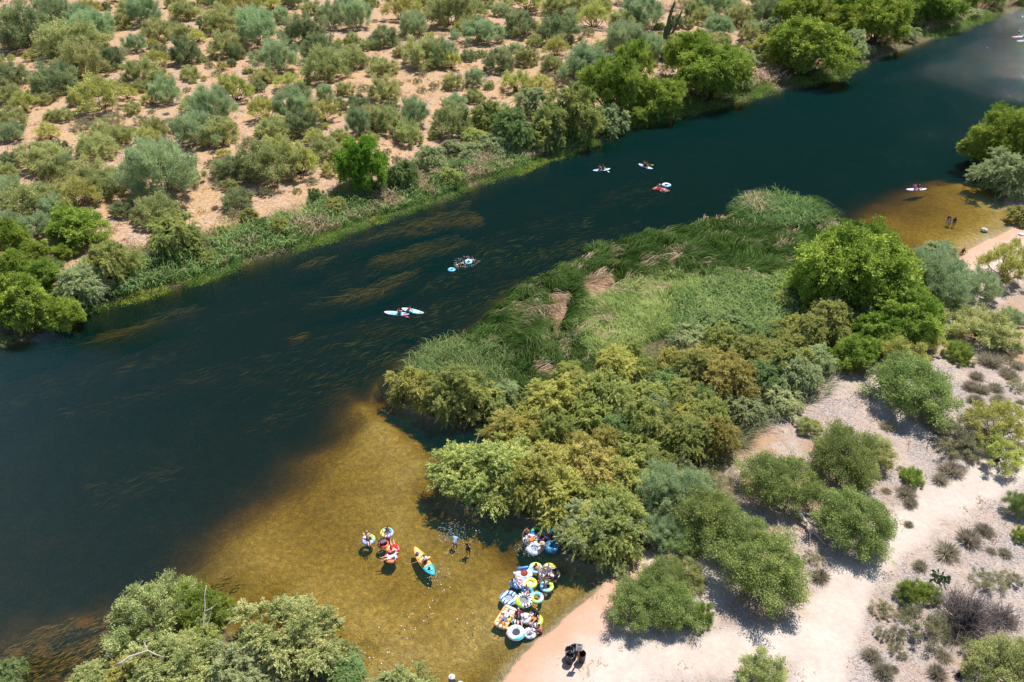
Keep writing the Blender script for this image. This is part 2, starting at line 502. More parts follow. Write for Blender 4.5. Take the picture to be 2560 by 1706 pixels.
def tube(pts, rad, sides=5):
    pts = np.array(pts, float); n = len(pts)
    rad = np.broadcast_to(np.asarray(rad, float), (n,))
    V, F = [], []
    tan = np.gradient(pts, axis=0); tan = unit(tan)
    ref = np.array([0.3, 0.2, 1.0]) if abs(tan[0][2]) < .9 else np.array([1.0, .2, 0])
    for i in range(n):
        a = unit(np.cross(tan[i], ref)); b = np.cross(tan[i], a)
        for k in range(sides):
            t = 2 * math.pi * k / sides
            V.append(pts[i] + (a * math.cos(t) + b * math.sin(t)) * rad[i])
    for i in range(n - 1):
        for k in range(sides):
            k2 = (k + 1) % sides
            F.append((i * sides + k, i * sides + k2, (i + 1) * sides + k2, (i + 1) * sides + k))
    c0 = len(V); V.append(pts[0]); c1 = len(V); V.append(pts[-1])
    for k in range(sides):
        k2 = (k + 1) % sides
        F.append((c0, k2, k, c0)); F.append((c1, (n - 1) * sides + k, (n - 1) * sides + k2, c1))
    return V, F

class Build:
    """collects geometry, builds one mesh (from_pydata)"""
    def __init__(s): s.v = []; s.f = []; s.m = []
    def add(s, V, F, mi=0):
        o = len(s.v); s.v.extend([tuple(map(float, q)) for q in V])
        for q in F:
            q = [int(i) + o for i in q]
            if len(q) == 4 and q[0] == q[3]: q = q[:3]
            s.f.append(q); s.m.append(mi)
        return s
    def tube(s, pts, rad, sides=5, mi=0):
        return s.add(*tube(pts, rad, sides), mi)
    def mesh(s, name, smooth=True):
        me = bpy.data.meshes.new(name); me.from_pydata(s.v, [], s.f); me.update()
        if smooth: me.polygons.foreach_set('use_smooth', np.ones(len(me.polygons), bool))
        me.polygons.foreach_set('material_index', np.array(s.m, dtype=np.int32))
        return me

def make_crown(name, seed, nl, lr, H, nsp, nlf, ll, lw, outb=.8, upb=.3, droop=.2, start=.15, zmin=-.15, zc=.45, inner=4, spw=.10, gap=0.0, stem=0.0, squash=1.0):
    """crown of unit radius and height H (base at z=0); sprays of leaves around lobes"""
    rng = np.random.default_rng(seed)
    k = np.arange(nl) + .5
    zz = zmin + (1 - zmin) * (1 - k / nl)
    ph = k * 2.399963 + rng.random() * 6
    rr = np.sqrt(np.maximum(0, 1 - zz ** 2))
    d = np.stack([np.cos(ph) * rr, np.sin(ph) * rr, zz], 1) + rng.normal(scale=.13, size=(nl, 3))
    d = unit(d)
    if gap > 0: d = d[rng.random(len(d)) > gap]
    nl = len(d)
    sc = np.array([1, 1, 1.0])
    rz = H * (1 - zc)
    shell = (1 - lr * .85) * rng.uniform(.60, 1.16, (nl, 1))
    C = d * shell * np.array([1, 1, rz]); C[:, 2] += H * zc
    ang = rng.random() * 6.28
    C[:, :2] *= 1 + .16 * np.sin(2 * np.arctan2(C[:, 1], C[:, 0]) + ang)[:, None]
    if inner:
        Ci = rng.normal(scale=.28, size=(inner, 3)) * np.array([1, 1, H * .5]); Ci[:, 2] += H * zc
        C = np.concatenate([C, Ci]); d = np.concatenate([d, unit(rng.normal(size=(inner, 3)) + [0, 0, .5])])
    C[:, 2] = np.maximum(C[:, 2], lr * .45 * H)
    L = len(C)
    lrs = lr * rng.uniform(.50, 1.35, L)
    lt = rng.random(L)
    ns = L * nsp
    li = np.repeat(np.arange(L), nsp)
    sd = unit(rng.normal(size=(ns, 3)) * .75 + d[li] * outb + np.array([0, 0, upb]))
    if stem > 0:
        base = np.array([0, 0, .02]); sdir = unit(C[li] - base)
        sd = unit(sd * (1 - stem) + sdir * stem * 1.4)
    slen = lrs[li] * rng.uniform(.65, 1.15, ns)
    s0 = C[li] + sd * (slen * start)[:, None] + rng.normal(scale=.06 * lr, size=(ns, 3))
    st = rng.random(ns)
    n = ns * nlf
    si = np.repeat(np.arange(ns), nlf)
    t = rng.random(n) ** .8
    Ls = (slen * (1.0 - start))[si][:, None]
    tt = t[:, None]
    p = s0[si] + sd[si] * Ls * tt + np.array([0, 0, -1.0]) * droop * Ls * tt ** 2 + rng.normal(size=(n, 3)) * (spw * lr * (1.15 - .7 * t))[:, None]
    ax = unit(sd[si] + np.array([0, 0, -1.0]) * 2 * droop * tt + rng.normal(size=(n, 3)) * .45)
    p[:, 2] = np.maximum(p[:, 2] * squash, .01 + rng.random(n) * .05)
    l = ll * rng.uniform(.6, 1.3, n); w = lw * rng.uniform(.7, 1.2, n)
    v, f = leaf_quads(p, ax, l, w, rng, .35)
    tone = .40 * lt[li][si] + .30 * st[si] + .30 * rng.random(n)
    me = mesh_np(name, v, f, False, {'tone': np.repeat(tone, 4), 'tip': np.repeat(t, 4)})
    return me, C

def make_stems(name, C, seed, r0=.035, nmax=10, low=.05, wig=.08, base_r=.06, split=True):
    rng = np.random.default_rng(seed)
    b = Build()
    idx = rng.permutation(len(C))[:nmax]
    for i in idx:
        e = C[i]
        a = rng.random() * 6.28
        s = np.array([math.cos(a) * base_r, math.sin(a) * base_r, -.05])
        m1 = s * .6 + e * .28 + rng.normal(size=3) * wig; m1[2] = max(m1[2], low)
        m2 = s * .2 + e * .65 + rng.normal(size=3) * wig; m2[2] = max(m2[2], low)
        b.tube([s, m1, m2, e], [r0, r0 * .75, r0 * .5, r0 * .18], 5)
        if split:
            for _ in range(2):
                o = e + rng.normal(size=3) * .22
                b.tube([m2, (m2 + o) / 2 + rng.normal(size=3) * .03, o], [r0 * .4, r0 * .28, r0 * .1], 4)
    return b.mesh(name)

def mat_leaf(name, dark, light, tipc=None, tipf=.0, trans=.36, hue=.03, val=.22):
    m, nt, out = new_mat(name); nb = NB(nt)
    tone = nb.attr('tone'); tip = nb.attr('tip')
    oi = nb.n('ShaderNodeObjectInfo').outputs['Random']
    c = nb.mix(nb.ss(.15, .85, tone), dark, light)
    if tipc is not None:
        c = nb.mix(nb.math('MULTIPLY', nb.ss(.55, 1.0, tip), nb.math('MULTIPLY', nb.ss(.35, .75, tone), tipf)), c, tipc)
    hs = nb.n('ShaderNodeHueSaturation')
    nb.set(hs.inputs['Color'], c)
    nb.set(hs.inputs['Hue'], nb.math('ADD', .5 - hue / 2, nb.math('MULTIPLY', oi, hue)))
    r2 = nb.math('FRACT', nb.math('MULTIPLY', oi, 7.31))
    nb.set(hs.inputs['Value'], nb.math('ADD', 1 - val / 2, nb.math('MULTIPLY', r2, val)))
    c = hs.outputs[0]
    df = nb.n('ShaderNodeBsdfDiffuse'); nb.set(df.inputs[0], c)
    tr = nb.n('ShaderNodeBsdfTranslucent')
    nb.set(tr.inputs[0], c)
    mx = nb.n('ShaderNodeMixShader'); mx.inputs[0].default_value = trans
    nt.links.new(df.outputs[0], mx.inputs[1]); nt.links.new(tr.outputs[0], mx.inputs[2])
    nt.links.new(mx.outputs[0], out.inputs['Surface'])
    return m

BARK = plain('dark_bark', (.10, .075, .055), .9, .1, .3, 8)
BARKG = plain('grey_bark', (.26, .23, .20), .9, .1, .3, 8)
BARKT = plain('tan_twigs', (.30, .22, .15), .9, .1, .3, 8)

ML = {
 'W': mat_leaf('willow_leaf', (.16, .25, .035), (.43, .54, .10), (.56, .60, .13), .5),
 'V': mat_leaf('vivid_leaf', (.15, .28, .03), (.38, .54, .07), (.46, .58, .10), .4),
 'T': mat_leaf('tamarisk_leaf', (0.298, 0.347, 0.109), (0.567, 0.588, 0.181), (0.800, 0.688, 0.238), .55),
 'Y': mat_leaf('gold_tamarisk_leaf', (.36, .34, .08), (.66, .60, .19), (.76, .65, .26), .5),
 'X': mat_leaf('grey_tamarisk_leaf', (0.313, 0.377, 0.181), (0.567, 0.618, 0.301), (0.746, 0.693, 0.360), .4),
 'E': mat_leaf('teal_tamarisk_leaf', (.17, .26, .08), (.36, .46, .18), (.44, .50, .22), .3),
 'M': mat_leaf('mesquite_leaf', (0.194, 0.255, 0.084), (0.418, 0.498, 0.157), (0.567, 0.542, 0.181), .3),
 'G': mat_leaf('paloverde_leaf', (0.304, 0.389, 0.195), (0.532, 0.628, 0.320), None, 0),
 'D': mat_leaf('dark_shrub_leaf', (0.200, 0.249, 0.117), (0.401, 0.448, 0.204)),
 'O': mat_leaf('olive_shrub_leaf', (0.318, 0.349, 0.133), (0.601, 0.614, 0.250), (0.768, 0.696, 0.312), .3),
 'C': mat_leaf('creosote_leaf', (0.367, 0.382, 0.109), (0.719, 0.696, 0.218)),
 'K': mat_leaf('bursage_leaf', (0.284, 0.272, 0.157), (0.493, 0.467, 0.264)),
 'S': mat_leaf('straw_blade', (.30, .26, .18), (.54, .48, .35), None, 0),
 'N': mat_leaf('green_bush_leaf', (0.203, 0.302, 0.055), (0.429, 0.515, 0.110)),
 'A': mat_leaf('paleyellow_tamarisk_leaf', (.26, .30, .10), (.54, .56, .22), (.70, .64, .32), .6),
}
PROTO = {}
def proto(kind):
    """(list of (crown mesh, stem mesh)), leaf material key"""
    return PROTO[kind]
def reg(kind, variants, stemmat): PROTO[kind] = (variants, stemmat)

def mk(kind, seeds, stem_kw, **kw):
    out = []
    for s in seeds:
        me, C = make_crown('%s_crown' % kind, s, **kw)
        st = make_stems('%s_stems' % kind, C, s + 50, **stem_kw)
        out.append((me, st))
    return out
# broad leaved riverside tree: rounded dense lobes
_w = mk('riverside_tree', (1, 2, 3), dict(r0=.03, nmax=10, base_r=.05), nl=40, lr=.34, H=1.6, nsp=40, nlf=34, ll=.050, lw=.026, outb=.7, upb=.45, droop=.15, start=.15, zmin=-.6, zc=.44, inner=10, spw=.13)
# tamarisk: feathery plumes with nodding tips
_t = mk('tamarisk', (11, 12, 13, 14), dict(r0=.022, nmax=12, base_r=.12), nl=38, lr=.36, H=1.35, nsp=26, nlf=54, ll=.058, lw=.017, outb=.75, upb=.7, droop=.42, start=.02, zmin=-.35, zc=.36, inner=10, spw=.075)
_m = mk('mesquite', (21, 22, 23), dict(r0=.020, nmax=16, base_r=.05, wig=.07), nl=64, lr=.31, H=1.2, nsp=26, nlf=26, ll=.040, lw=.018, outb=.6, upb=.3, droop=.10, start=.0, zmin=-.15, zc=.34, inner=10, spw=.20, stem=.25)
_g = mk('paloverde', (31, 32, 33), dict(r0=.018, nmax=10, base_r=.04), nl=40, lr=.36, H=1.35, nsp=26, nlf=30, ll=.075, lw=.014, outb=.35, upb=.7, droop=-.05, start=.0, zmin=-.5, zc=.36, inner=8, spw=.15, stem=.4)
_o = mk('rounded_shrub', (41, 42, 43, 44), dict(r0=.018, nmax=10, base_r=.06), nl=44, lr=.32, H=1.1, nsp=24, nlf=26, ll=.052, lw=.022, outb=.55, upb=.45, droop=.0, start=.0, zmin=-.4, zc=.32, inner=8, spw=.15, stem=.3)
_c = mk('creosote', (51, 52, 53), dict(r0=.022, nmax=14, base_r=.10, wig=.06), nl=40, lr=.30, H=1.15, nsp=20, nlf=22, ll=.052, lw=.024, outb=.5, upb=.45, droop=.0, start=.1, zmin=-.15, zc=.38, inner=3, spw=.16, stem=.3, gap=.08)
_k = mk('low_tuft', (61, 62, 63), dict(r0=.014, nmax=6, base_r=.03, split=False), nl=26, lr=.34, H=.85, nsp=18, nlf=12, ll=.09, lw=.022, outb=.5, upb=.5, droop=.0, start=.0, zmin=-.2, zc=.32, inner=4, spw=.18, stem=.4)
reg('W', _w, BARK); reg('V', _w, BARK)
for q in 'TYXEA': reg(q, _t, BARKT)
reg('M', _m, BARK); reg('G', _g, BARKG); reg('D', _o, BARK); reg('O', _o, BARK); reg('C', _c, BARK); reg('K', _k, BARKG); reg('N', _o, BARK)
_cache = {}
def variant(kind, i):
    key = (kind, i)
    if key not in _cache:
        vs, sm = PROTO[kind]
        cm, st = vs[i % len(vs)]
        c2 = cm.copy(); c2.materials.clear(); c2.materials.append(ML[kind])
        s2 = st.copy(); s2.materials.clear(); s2.materials.append(sm)
        _cache[key] = (c2, s2)
    return _cache[key]

NAME = {'W': 'riverside_tree', 'V': 'riverside_tree', 'T': 'tamarisk_tree', 'Y': 'tamarisk_tree', 'X': 'tamarisk_tree', 'E': 'feathery_bush', 'A': 'tamarisk_tree', 'M': 'mesquite_tree',
        'G': 'desert_tree', 'D': 'dark_shrub', 'O': 'desert_shrub', 'C': 'creosote_bush', 'K': 'low_bush', 'N': 'green_bush', 'S': 'dry_tuft'}
VEG = []
vrng = random.Random(5)
def plant(kind, x, y, rad, hs=1.0, px=None, label=None, group=None, sink=.0, stems=True):
    i = vrng.randrange(12)
    z = max(hz(x, y), -.3) - sink
    root = empty(NAME[kind], (x, y, z - .03), vrng.random() * 6.28, (rad * vrng.uniform(.88, 1.12), rad * vrng.uniform(.82, 1.1), rad * hs * vrng.uniform(.82, 1.15)))
    if kind == 'S':
        cm = variant_s(i)
        link('blades', cm, None, root)
    else:
        cm, st = variant(kind, i)
        link('crown', cm, None, root)
        if stems: link('trunk', st, None, root)
    VEG.append(dict(o=root, k=kind, x=x, y=y, r=rad, hs=hs, label=label, group=group))
    return root

RS = 1.27
def front(px, by, wpx, kind, hs=1.0, **kw):
    """plant whose crown's visual bottom is at (px,by) and whose width is wpx, all in photo pixels"""
    x, y, z = T(px, by)
    s = scale_at(y, z)
    rad = wpx / 2 / s
    y2 = y + rad * (.42 if kind in 'WTXEYV' and y > 60 else .75)
    rad = wpx / 2 / scale_at(y2, z) * (1.12 if kind in 'MNA' else 1.25 if kind in 'GDOCK' and y > 70 else RS)
    return plant(kind, x, y2, rad, hs, **kw)

# dry bunch grass: thin blades fanning from the base
def tuft_mesh(seed, n=1000):
    rng = np.random.default_rng(seed)
    a = rng.random(n) * 6.283; el = rng.uniform(.25, 1.45, n)
    d = np.stack([np.cos(a) * np.cos(el), np.sin(a) * np.cos(el), np.sin(el)], 1)
    b = np.stack([np.cos(a), np.sin(a), a * 0], 1) * (rng.random(n) * .35)[:, None]
    L = rng.uniform(.35, .95, n)[:, None]
    side = unit(np.cross(d, rng.normal(size=(n, 3)))) * .013
    m = b + d * L * .6; e = b + d * L + np.array([0, 0, -.12]) * L
    v = np.stack([b - side, b + side, m + side, m - side, e + side * .2, e - side * .2], 1).reshape(-1, 3)
    i = np.arange(n)[:, None] * 6
    f = np.concatenate([i + [0, 1, 2, 3], i + [3, 2, 4, 5]])
    me = mesh_np('bunch_grass', v, f, False, {'tone': np.repeat(rng.random(n), 6), 'tip': np.tile([0, 0, .6, .6, 1, 1], n)})
    me.materials.append(ML['S'])
    return me
_TS = [tuft_mesh(s) for s in (71, 72, 73)]
def variant_s(i): return _TS[i % 3]
# ================================================================ PLANTS WHERE THEY STAND
Z = .3655; Z2 = .3737
def reg_list(ox, oy, s, txt):
    for ln in txt.replace('\n', ';').split(';'):
        t = ln.split()
        if len(t) < 4: continue
        px, by, w = ox + float(t[0]) * s, oy + float(t[1]) * s, float(t[2]) * s
        hs = float(t[4]) if len(t) > 4 else 1.0
        front(px, by, w, t[3], hs)
        OCC.append((px, by - w * .3, w))
OCC = []
# far bank desert, left part
reg_list(0, 0, Z, '''
360 190 190 D 1.1; 600 130 150 C; 540 220 190 G; 790 215 180 O; 150 360 330 D 1.1; 30 120 90 C; 600 300 260 G .8; 440 410 360 O .8; 200 425 85 C
60 600 210 D; 530 565 320 O; 340 670 320 D .8; 740 490 180 D; 960 190 230 G; 1250 150 210 O; 1160 195 70 D; 1240 275 120 O; 1340 300 120 C
1060 300 200 O; 910 365 140 G; 1080 385 110 D .8; 1260 455 210 D; 1530 405 220 O; 1610 410 120 D; 1590 130 230 C; 1520 230 260 O; 1740 345 300 G 1.1
1920 165 120 G; 2060 330 250 D; 1890 510 250 G; 2180 430 230 D; 2210 570 260 O; 2250 210 200 G; 940 575 200 O; 1060 488 190 C .8; 1290 550 140 O .8
1120 730 190 G 1.1; 1020 725 120 C; 1275 635 55 K; 1360 675 65 O; 1430 475 60 K; 1480 525 60 K; 1690 510 75 O .7; 1720 553 60 K; 1600 710 210 C; 1590 585 90 O
1960 635 190 C .8; 2050 660 120 D; 2220 705 120 G; 640 800 370 C .85; 140 785 190 C; 60 725 170 O; 280 725 140 O .8; 60 895 200 O; 540 668 90 K; 670 605 90 K; 780 583 75 K .7
860 690 115 C; 340 835 120 O .8; 430 840 120 O; 560 905 130 K; 685 985 170 O; 815 945 100 O; 885 935 80 G; 960 858 90 K; 1060 880 75 C; 1000 1030 180 C; 1150 835 70 S .5; 1130 790 50 S .5; 580 955 50 S .5
985 895 35 K; 330 890 45 S .5; 1420 880 280 G; 1320 1020 300 G; 1490 1010 240 O; 1800 850 190 C; 2010 840 230 G 1.1; 2060 950 220 D; 2200 850 200 C; 1860 970 220 O; 270 1190 290 O .9
60 980 170 G; 50 1160 140 D; 350 1250 190 O; 640 1110 230 O; 560 1300 270 O; 700 1370 220 O 1.1; 820 1300 180 O; 1090 1420 420 G 1.0; 1240 1300 240 O; 1000 1190 200 O; 1590 1255 230 D .9
1830 1280 330 O 1.1; 2040 1230 260 C; 1480 1295 90 K; 1820 1350 90 K; 1610 1440 210 D .7; 60 1380 170 G; 180 1495 310 O; 510 1480 290 C; 380 1520 240 G .8; 830 1495 160 D .7; 1060 1570 290 O; 2220 1110 200 O
2150 1010 150 C; 1450 1145 90 K; 2310 1010 140 O; 2320 760 110 O; 1700 1010 100 K; 40 300 80 C; 330 330 150 O; 460 250 130 O; 700 200 110 O; 860 90 150 O; 380 90 120 G; 120 60 100 K; 240 30 80 K; 1180 60 120 O; 1390 40 110 O; 1780 40 140 O; 1480 60 120 D
1860 70 120 C; 2000 60 150 G; 2130 110 120 O; 2330 140 120 C; 30 200 90 K; 1700 130 100 G; 1400 210 110 D; 980 400 60 K; 1380 430 70 O; 2320 330 90 C; 2080 1120 110 O; 2250 1210 120 C; 1690 1180 130 C; 1950 1110 150 O; 450 1190 140 G
''')
reg_list(850, 0, Z, '''
110 210 200 G; 300 330 195 D; 80 328 110 O; 500 260 180 G; 400 150 190 C; 760 200 300 O; 900 140 180 O; 960 315 260 G .8; 1230 260 240 D; 1510 320 260 D; 1400 260 120 O; 1280 90 200 C; 1480 105 180 O; 1650 95 160 O; 1740 205 190 C
1930 230 170 O; 2065 215 240 G; 1800 60 150 O; 70 480 190 O; 570 480 290 O; 700 460 190 G; 760 490 140 C; 875 425 110 D; 570 525 50 K; 1090 510 190 D 1.1; 1270 465 150 O; 1480 400 170 C; 1450 500 140 O; 290 530 160 O; 300 710 210 O
525 575 55 K; 770 620 150 O; 920 600 140 G; 1200 640 170 C; 1350 670 190 C; 1790 340 90 O; 1975 365 115 G .7; 2090 308 50 K; 1860 298 32 K; 1890 298 32 K; 415 588 40 K; 120 940 160 G 1.3; 205 880 190 O; 510 895 200 G 1.2
785 790 170 G; 915 715 140 O; 330 920 190 O; 460 990 200 O; 770 940 250 O; 1710 590 330 G .8; 1950 420 260 G; 2110 420 240 G .8; 2290 330 120 O; 2260 420 130 O; 640 120 150 O; 40 90 130 G; 200 60 120 O; 600 40 160 G; 980 60 140 O; 1100 120 120 G
1130 40 150 C; 1560 40 120 G; 1960 40 150 C; 2150 90 110 O; 1650 350 80 G .7; 1560 520 130 O .8; 1330 330 100 O; 1200 370 90 G; 1090 300 70 K; 640 620 70 K; 560 640 60 K; 700 880 70 K; 640 960 90 O; 1050 680 60 S .5; 160 630 70 K
1480 590 130 K; 30 660 110 O; 20 1010 120 C; 1020 620 70 O; 1800 90 110 O; 1700 250 90 K; 2300 200 110 D; 250 640 60 K; 860 330 60 K; 1010 440 60 K; 2190 210 70 D; 1580 160 110 G; 500 60 130 C
''')
reg_list(1700, 0, Z, '''
30 310 80 D; 185 340 150 O; 265 270 190 G; 235 130 180 G; 170 180 140 O; 420 190 170 O; 600 200 220 D; 480 300 140 O; 700 80 200 G; 900 50 200 G; 90 130 130 O; 560 60 150 G; 330 40 120 D; 160 40 120 O; 40 60 110 K; 1010 40 200 O; 300 330 90 O; 640 250 150 X
60 200 90 O; 380 110 110 G; 1180 30 160 O
''')
# far bank, at the river: tamarisks and bright trees
reg_list(850, 0, Z, '''
1010 900 240 T .9; 1180 1010 320 E; 1430 1010 280 T; 1600 960 340 T 1.1; 1830 915 240 X; 1080 880 200 O; 430 1290 210 E; 610 1190 200 X; 930 1000 180 T .9; 1320 800 220 X; 1050 1060 200 X .7; 900 1090 180 X .6; 760 1060 160 X .6
1870 790 350 W; 2175 830 280 W .9; 2010 860 170 W .7; 2010 560 240 W; 1350 1040 160 T .8; 1740 930 160 T .8
150 1330 350 V 1.1
''')
reg_list(1700, 0, Z, '''
200 730 430 W .9; 60 560 300 W; 330 560 220 W; 560 430 210 T; 450 480 180 X .8; 880 555 470 W .85; 730 380 240 W; 800 235 280 W; 1090 300 270 W; 1330 330 330 W .9; 1180 180 300 W; 1450 210 220 W; 1180 410 210 X; 1730 185 330 W .9; 1950 60 160 W; 1560 70 260 W
1260 380 120 X .8; 1830 190 150 X .7; 1990 130 130 X .5; 1540 270 160 X .7; 2150 70 180 O; 2300 20 160 O; 420 620 160 X .6; 1600 190 120 O
''')
reg_list(0, 560, Z, '''
170 745 390 W; 440 735 250 W .95; 280 480 240 W; 90 480 300 W; 520 150 350 W .7; 70 260 260 W; 250 300 200 W .8; 440 240 130 W .8; 560 565 310 X 1.1; 760 420 300 T; 1190 215 340 T; 640 350 200 X .8; 980 320 160 O .6; 20 100 200 G; 200 130 260 G .7
10 840 130 E .5; 330 400 180 M; 1080 400 170 E .5; 840 460 180 E .5
''')
# right edge clump across the cove
reg_list(1700, 0, Z, '''
2190 1190 400 W 1.15; 2330 1150 250 W 1.1; 2220 1350 360 X; 2350 1330 240 X; 2350 1540 180 T .8; 2440 1250 260 W 1.1
''')
# mid peninsula: tamarisks
reg_list(850, 560, Z, '''
500 1240 350 Y .95; 790 1390 400 T .95; 1020 1300 250 T; 640 1290 240 Y .8; 1120 1250 190 X .9; 900 1150 240 E .8; 1440 1400 360 Y .85; 1330 1300 220 T .9; 1800 1320 400 T .9; 2000 930 190 T; 1850 900 160 T .8; 1980 1370 130 Y; 1720 1480 260 T; 1560 1100 220 T .9; 1900 1080 330 Y .8
2260 1010 180 Y 1.1; 2150 1380 200 X; 2080 1060 200 T; 2240 1150 240 E .7; 1620 1200 230 Y .8; 2100 1250 240 T .8
''')
reg_list(1700, 560, Z, '''
560 850 260 E .7; 330 780 330 E .6; 100 850 260 X .6; 680 830 230 T .9; 720 600 170 T .9
1150 640 560 W 1.15; 1350 480 330 W 1.3; 1050 480 380 W 1.1; 1400 700 360 W 1.1; 930 640 260 W; 1560 860 370 W 1.0; 1200 990 250 W .9; 1350 890 300 W .9
1010 800 320 T 1.1; 880 860 260 T; 1130 780 220 T .9; 690 930 240 T .8; 470 1000 320 T .8; 720 1080 340 T; 560 1160 260 E .8; 340 1200 380 Y .8; 170 1000 260 Y .8; 820 1150 280 X .9; 950 1010 240 X .8; 200 1480 340 T .9; 460 1380 260 X .7; 700 1280 260 X .6; 40 1220 240 T .8; 60 1420 220 Y .8
1780 600 420 G .9; 2080 540 270 G .8; 1560 340 200 T 1.0; 1760 300 260 X .9; 1640 480 220 G .9; 1780 780 180 X .5; 1900 640 180 G .6; 2250 430 300 C 1.2; 2120 860 400 O .8; 2300 700 160 G .8; 1930 960 200 N .8; 1640 1360 570 M; 1690 890 230 C; 1510 1020 280 C; 2290 880 130 O .6
890 1450 150 O .9; 1440 1420 110 S .8; 1200 1010 200 O .6; 2200 1540 360 C .9; 1960 1560 300 K .9; 2330 1150 130 K .6; 1800 1440 160 O .6
''')
# near right bank: mesquites, tufts
reg_list(1700, 1120, Z2, '''
690 440 460 M .95; 1130 320 500 M .9; 1210 730 510 M .9; 230 700 470 M 1.05; 560 1080 620 M .85; 60 480 350 G; 40 730 260 M; 140 1230 190 N 1.1; -60 1240 420 M .9; 480 640 200 D .8; 1320 150 240 O .9; 60 930 220 O .8
900 780 120 K .7; 950 905 120 S; 1480 155 45 K; 1570 260 160 N .9; 1840 205 160 S; 1760 250 110 S; 1390 310 70 S .6; 1530 345 125 S; 1555 405 95 S; 1540 535 65 S; 1960 670 160 S 1.1; 2055 595 120 S; 1820 760 180 S .9; 2095 715 75 S .8; 2190 740 95 S
1620 830 105 S; 1560 1060 190 N 1.1; 1680 1050 160 N 1.1; 1370 1140 130 K .9; 1520 1150 115 S .8; 1360 1290 90 K; 1460 1305 110 K; 1450 1390 90 K; 1300 1445 130 S; 1380 1560 150 S; 1440 1510 70 S; 2090 960 170 K; 1660 1310 260 K 1.0; 1740 1560 130 S; 1500 1420 60 K; 1780 1440 100 S .8
2290 480 190 M 1.1; 2300 640 130 N 1.1; 1900 100 240 K .8; 2180 160 260 C .9; 2180 1660 400 O .9; 2360 1540 240 O;  560 1680 330 O; 1960 90 120 S .6; 2240 930 120 K .8; 1990 1400 160 K .7; 1850 1290 150 K .6
''')
reg_list(1700, 560, Z, '''
2150 990 160 S; 2255 915 140 S; 2325 1000 90 S; 2045 1075 100 S; 2260 1055 120 S; 2290 1080 90 S; 2010 1150 120 S; 2080 1170 110 S; 2180 1160 120 S; 2040 1240 110 S; 2200 1240 120 S; 2210 1290 90 S; 2150 1330 120 S; 2340 1240 60 S; 2000 1320 70 S; 2250 960 80 K; 1450 1400 60 K .5
''')
reg_list(850, 1120, Z2, '''
960 420 560 T .9; 800 350 260 Y .8; 1130 420 330 T .85; 1290 470 400 Y .9; 1480 520 400 Y .9; 1700 745 400 X .95; 1800 790 420 T .9; 1850 560 330 T .9; 1700 330 380 Y .8; 1950 350 330 T .9; 1400 250 340 Y .8; 1150 200 330 T .8; 1600 150 300 Y .7; 2000 150 300 T .8
2120 450 330 G .9; 2150 700 260 G .8; 2020 1240 420 M .85; 2160 1050 330 M .9; 1850 850 140 X .6
430 1820 420 A .8; 60 1580 200 E .7; 90 1440 150 A .6
''')
reg_list(0, 1120, Z2, '''
960 1330 470 O .95; 1230 1110 240 N 1.2; 1330 1250 380 N .9; 1460 1130 180 N .6; 1870 1560 700 A .8; 2140 1500 280 A .8; 1120 1740 560 A .8; 830 1600 250 Y .8; 560 1760 340 A .8; 1600 1720 420 X .8;  60 1560 170 E .9; 20 1640 150 E .8; 2280 1600 220 E .7; 1330 1500 300 T .9
''')
# smaller shrubs in the gaps of the far desert, of the thicket and of the bank strip
def fill(n, cand, ok, radii, clear, pick, hs):
    """cand (m,2) world points, ok mask; keeps those clear of what stands already"""
    k = 0
    have = np.array([(v['x'], v['y'], v['r']) for v in VEG])
    for (x, y) in cand[ok]:
        if k >= n: break
        r = radii()
        d = np.hypot(have[:, 0] - x, have[:, 1] - y)
        if (d < clear[0] * r + clear[1] * have[:, 2]).any(): continue
        plant(pick(r), float(x), float(y), r, hs()); have = np.vstack([have, (x, y, r)]); k += 1
    return k
rg = random.Random(11); nr = np.random.default_rng(11)
px, py = nr.uniform(-150, 2100, 4000), nr.uniform(2, 560, 4000); x, y = W(px, py, 1.5)
sd, ix = sdist(x, y, RIVER)
n1 = fill(210, np.stack([x, y], 1), (sd > 11) & (ix < N_FAR) & (vnoise(x * .05, y * .05, 7) > .30), lambda: rg.choice((.8, 1.0, 1.3, 1.7, 2.2, 2.6)), (.78, .78), lambda r: rg.choice('OOCCGDK' if r > 1.2 else 'KKOCS'), lambda: 1.0)
mn, mx = THICK.min(0), THICK.max(0); x = nr.uniform(mn[0], mx[0], 1200); y = nr.uniform(mn[1], mx[1], 1200)
n2 = fill(60, np.stack([x, y], 1), sdist(x, y, THICK)[0] < -1.5, lambda: rg.uniform(1.6, 3.0), (.55, .42), lambda r: rg.choice('TTYYXTTE'), lambda: rg.uniform(.9, 1.2))
px, py = nr.uniform(250, 1350, 1500), nr.uniform(360, 760, 1500); x, y = W(px, py, .8)
sd, ix = sdist(x, y, RIVER)
n3 = fill(34, np.stack([x, y], 1), (sd > 2.2) & (sd < 9) & (ix < N_FAR), lambda: rg.uniform(.9, 2.1), (1.0, .8), lambda r: rg.choice('TXEEO'), lambda: rg.uniform(.8, 1.1))
print('filled', n1, n2, n3)
print('plants listed', len(VEG))
# ================================================================ REEDS, GRASS, BANK HERBS (stuff)
def pts_in(Pw, dens, seed, zoff=None):
    """random points inside a world polygon"""
    rng = np.random.default_rng(seed)
    mn, mx = Pw.min(0), Pw.max(0)
    n = int((mx[0] - mn[0]) * (mx[1] - mn[1]) * dens)
    x = rng.uniform(mn[0], mx[0], n); y = rng.uniform(mn[1], mx[1], n)
    k = inside(x, y, Pw)
    return x[k], y[k]

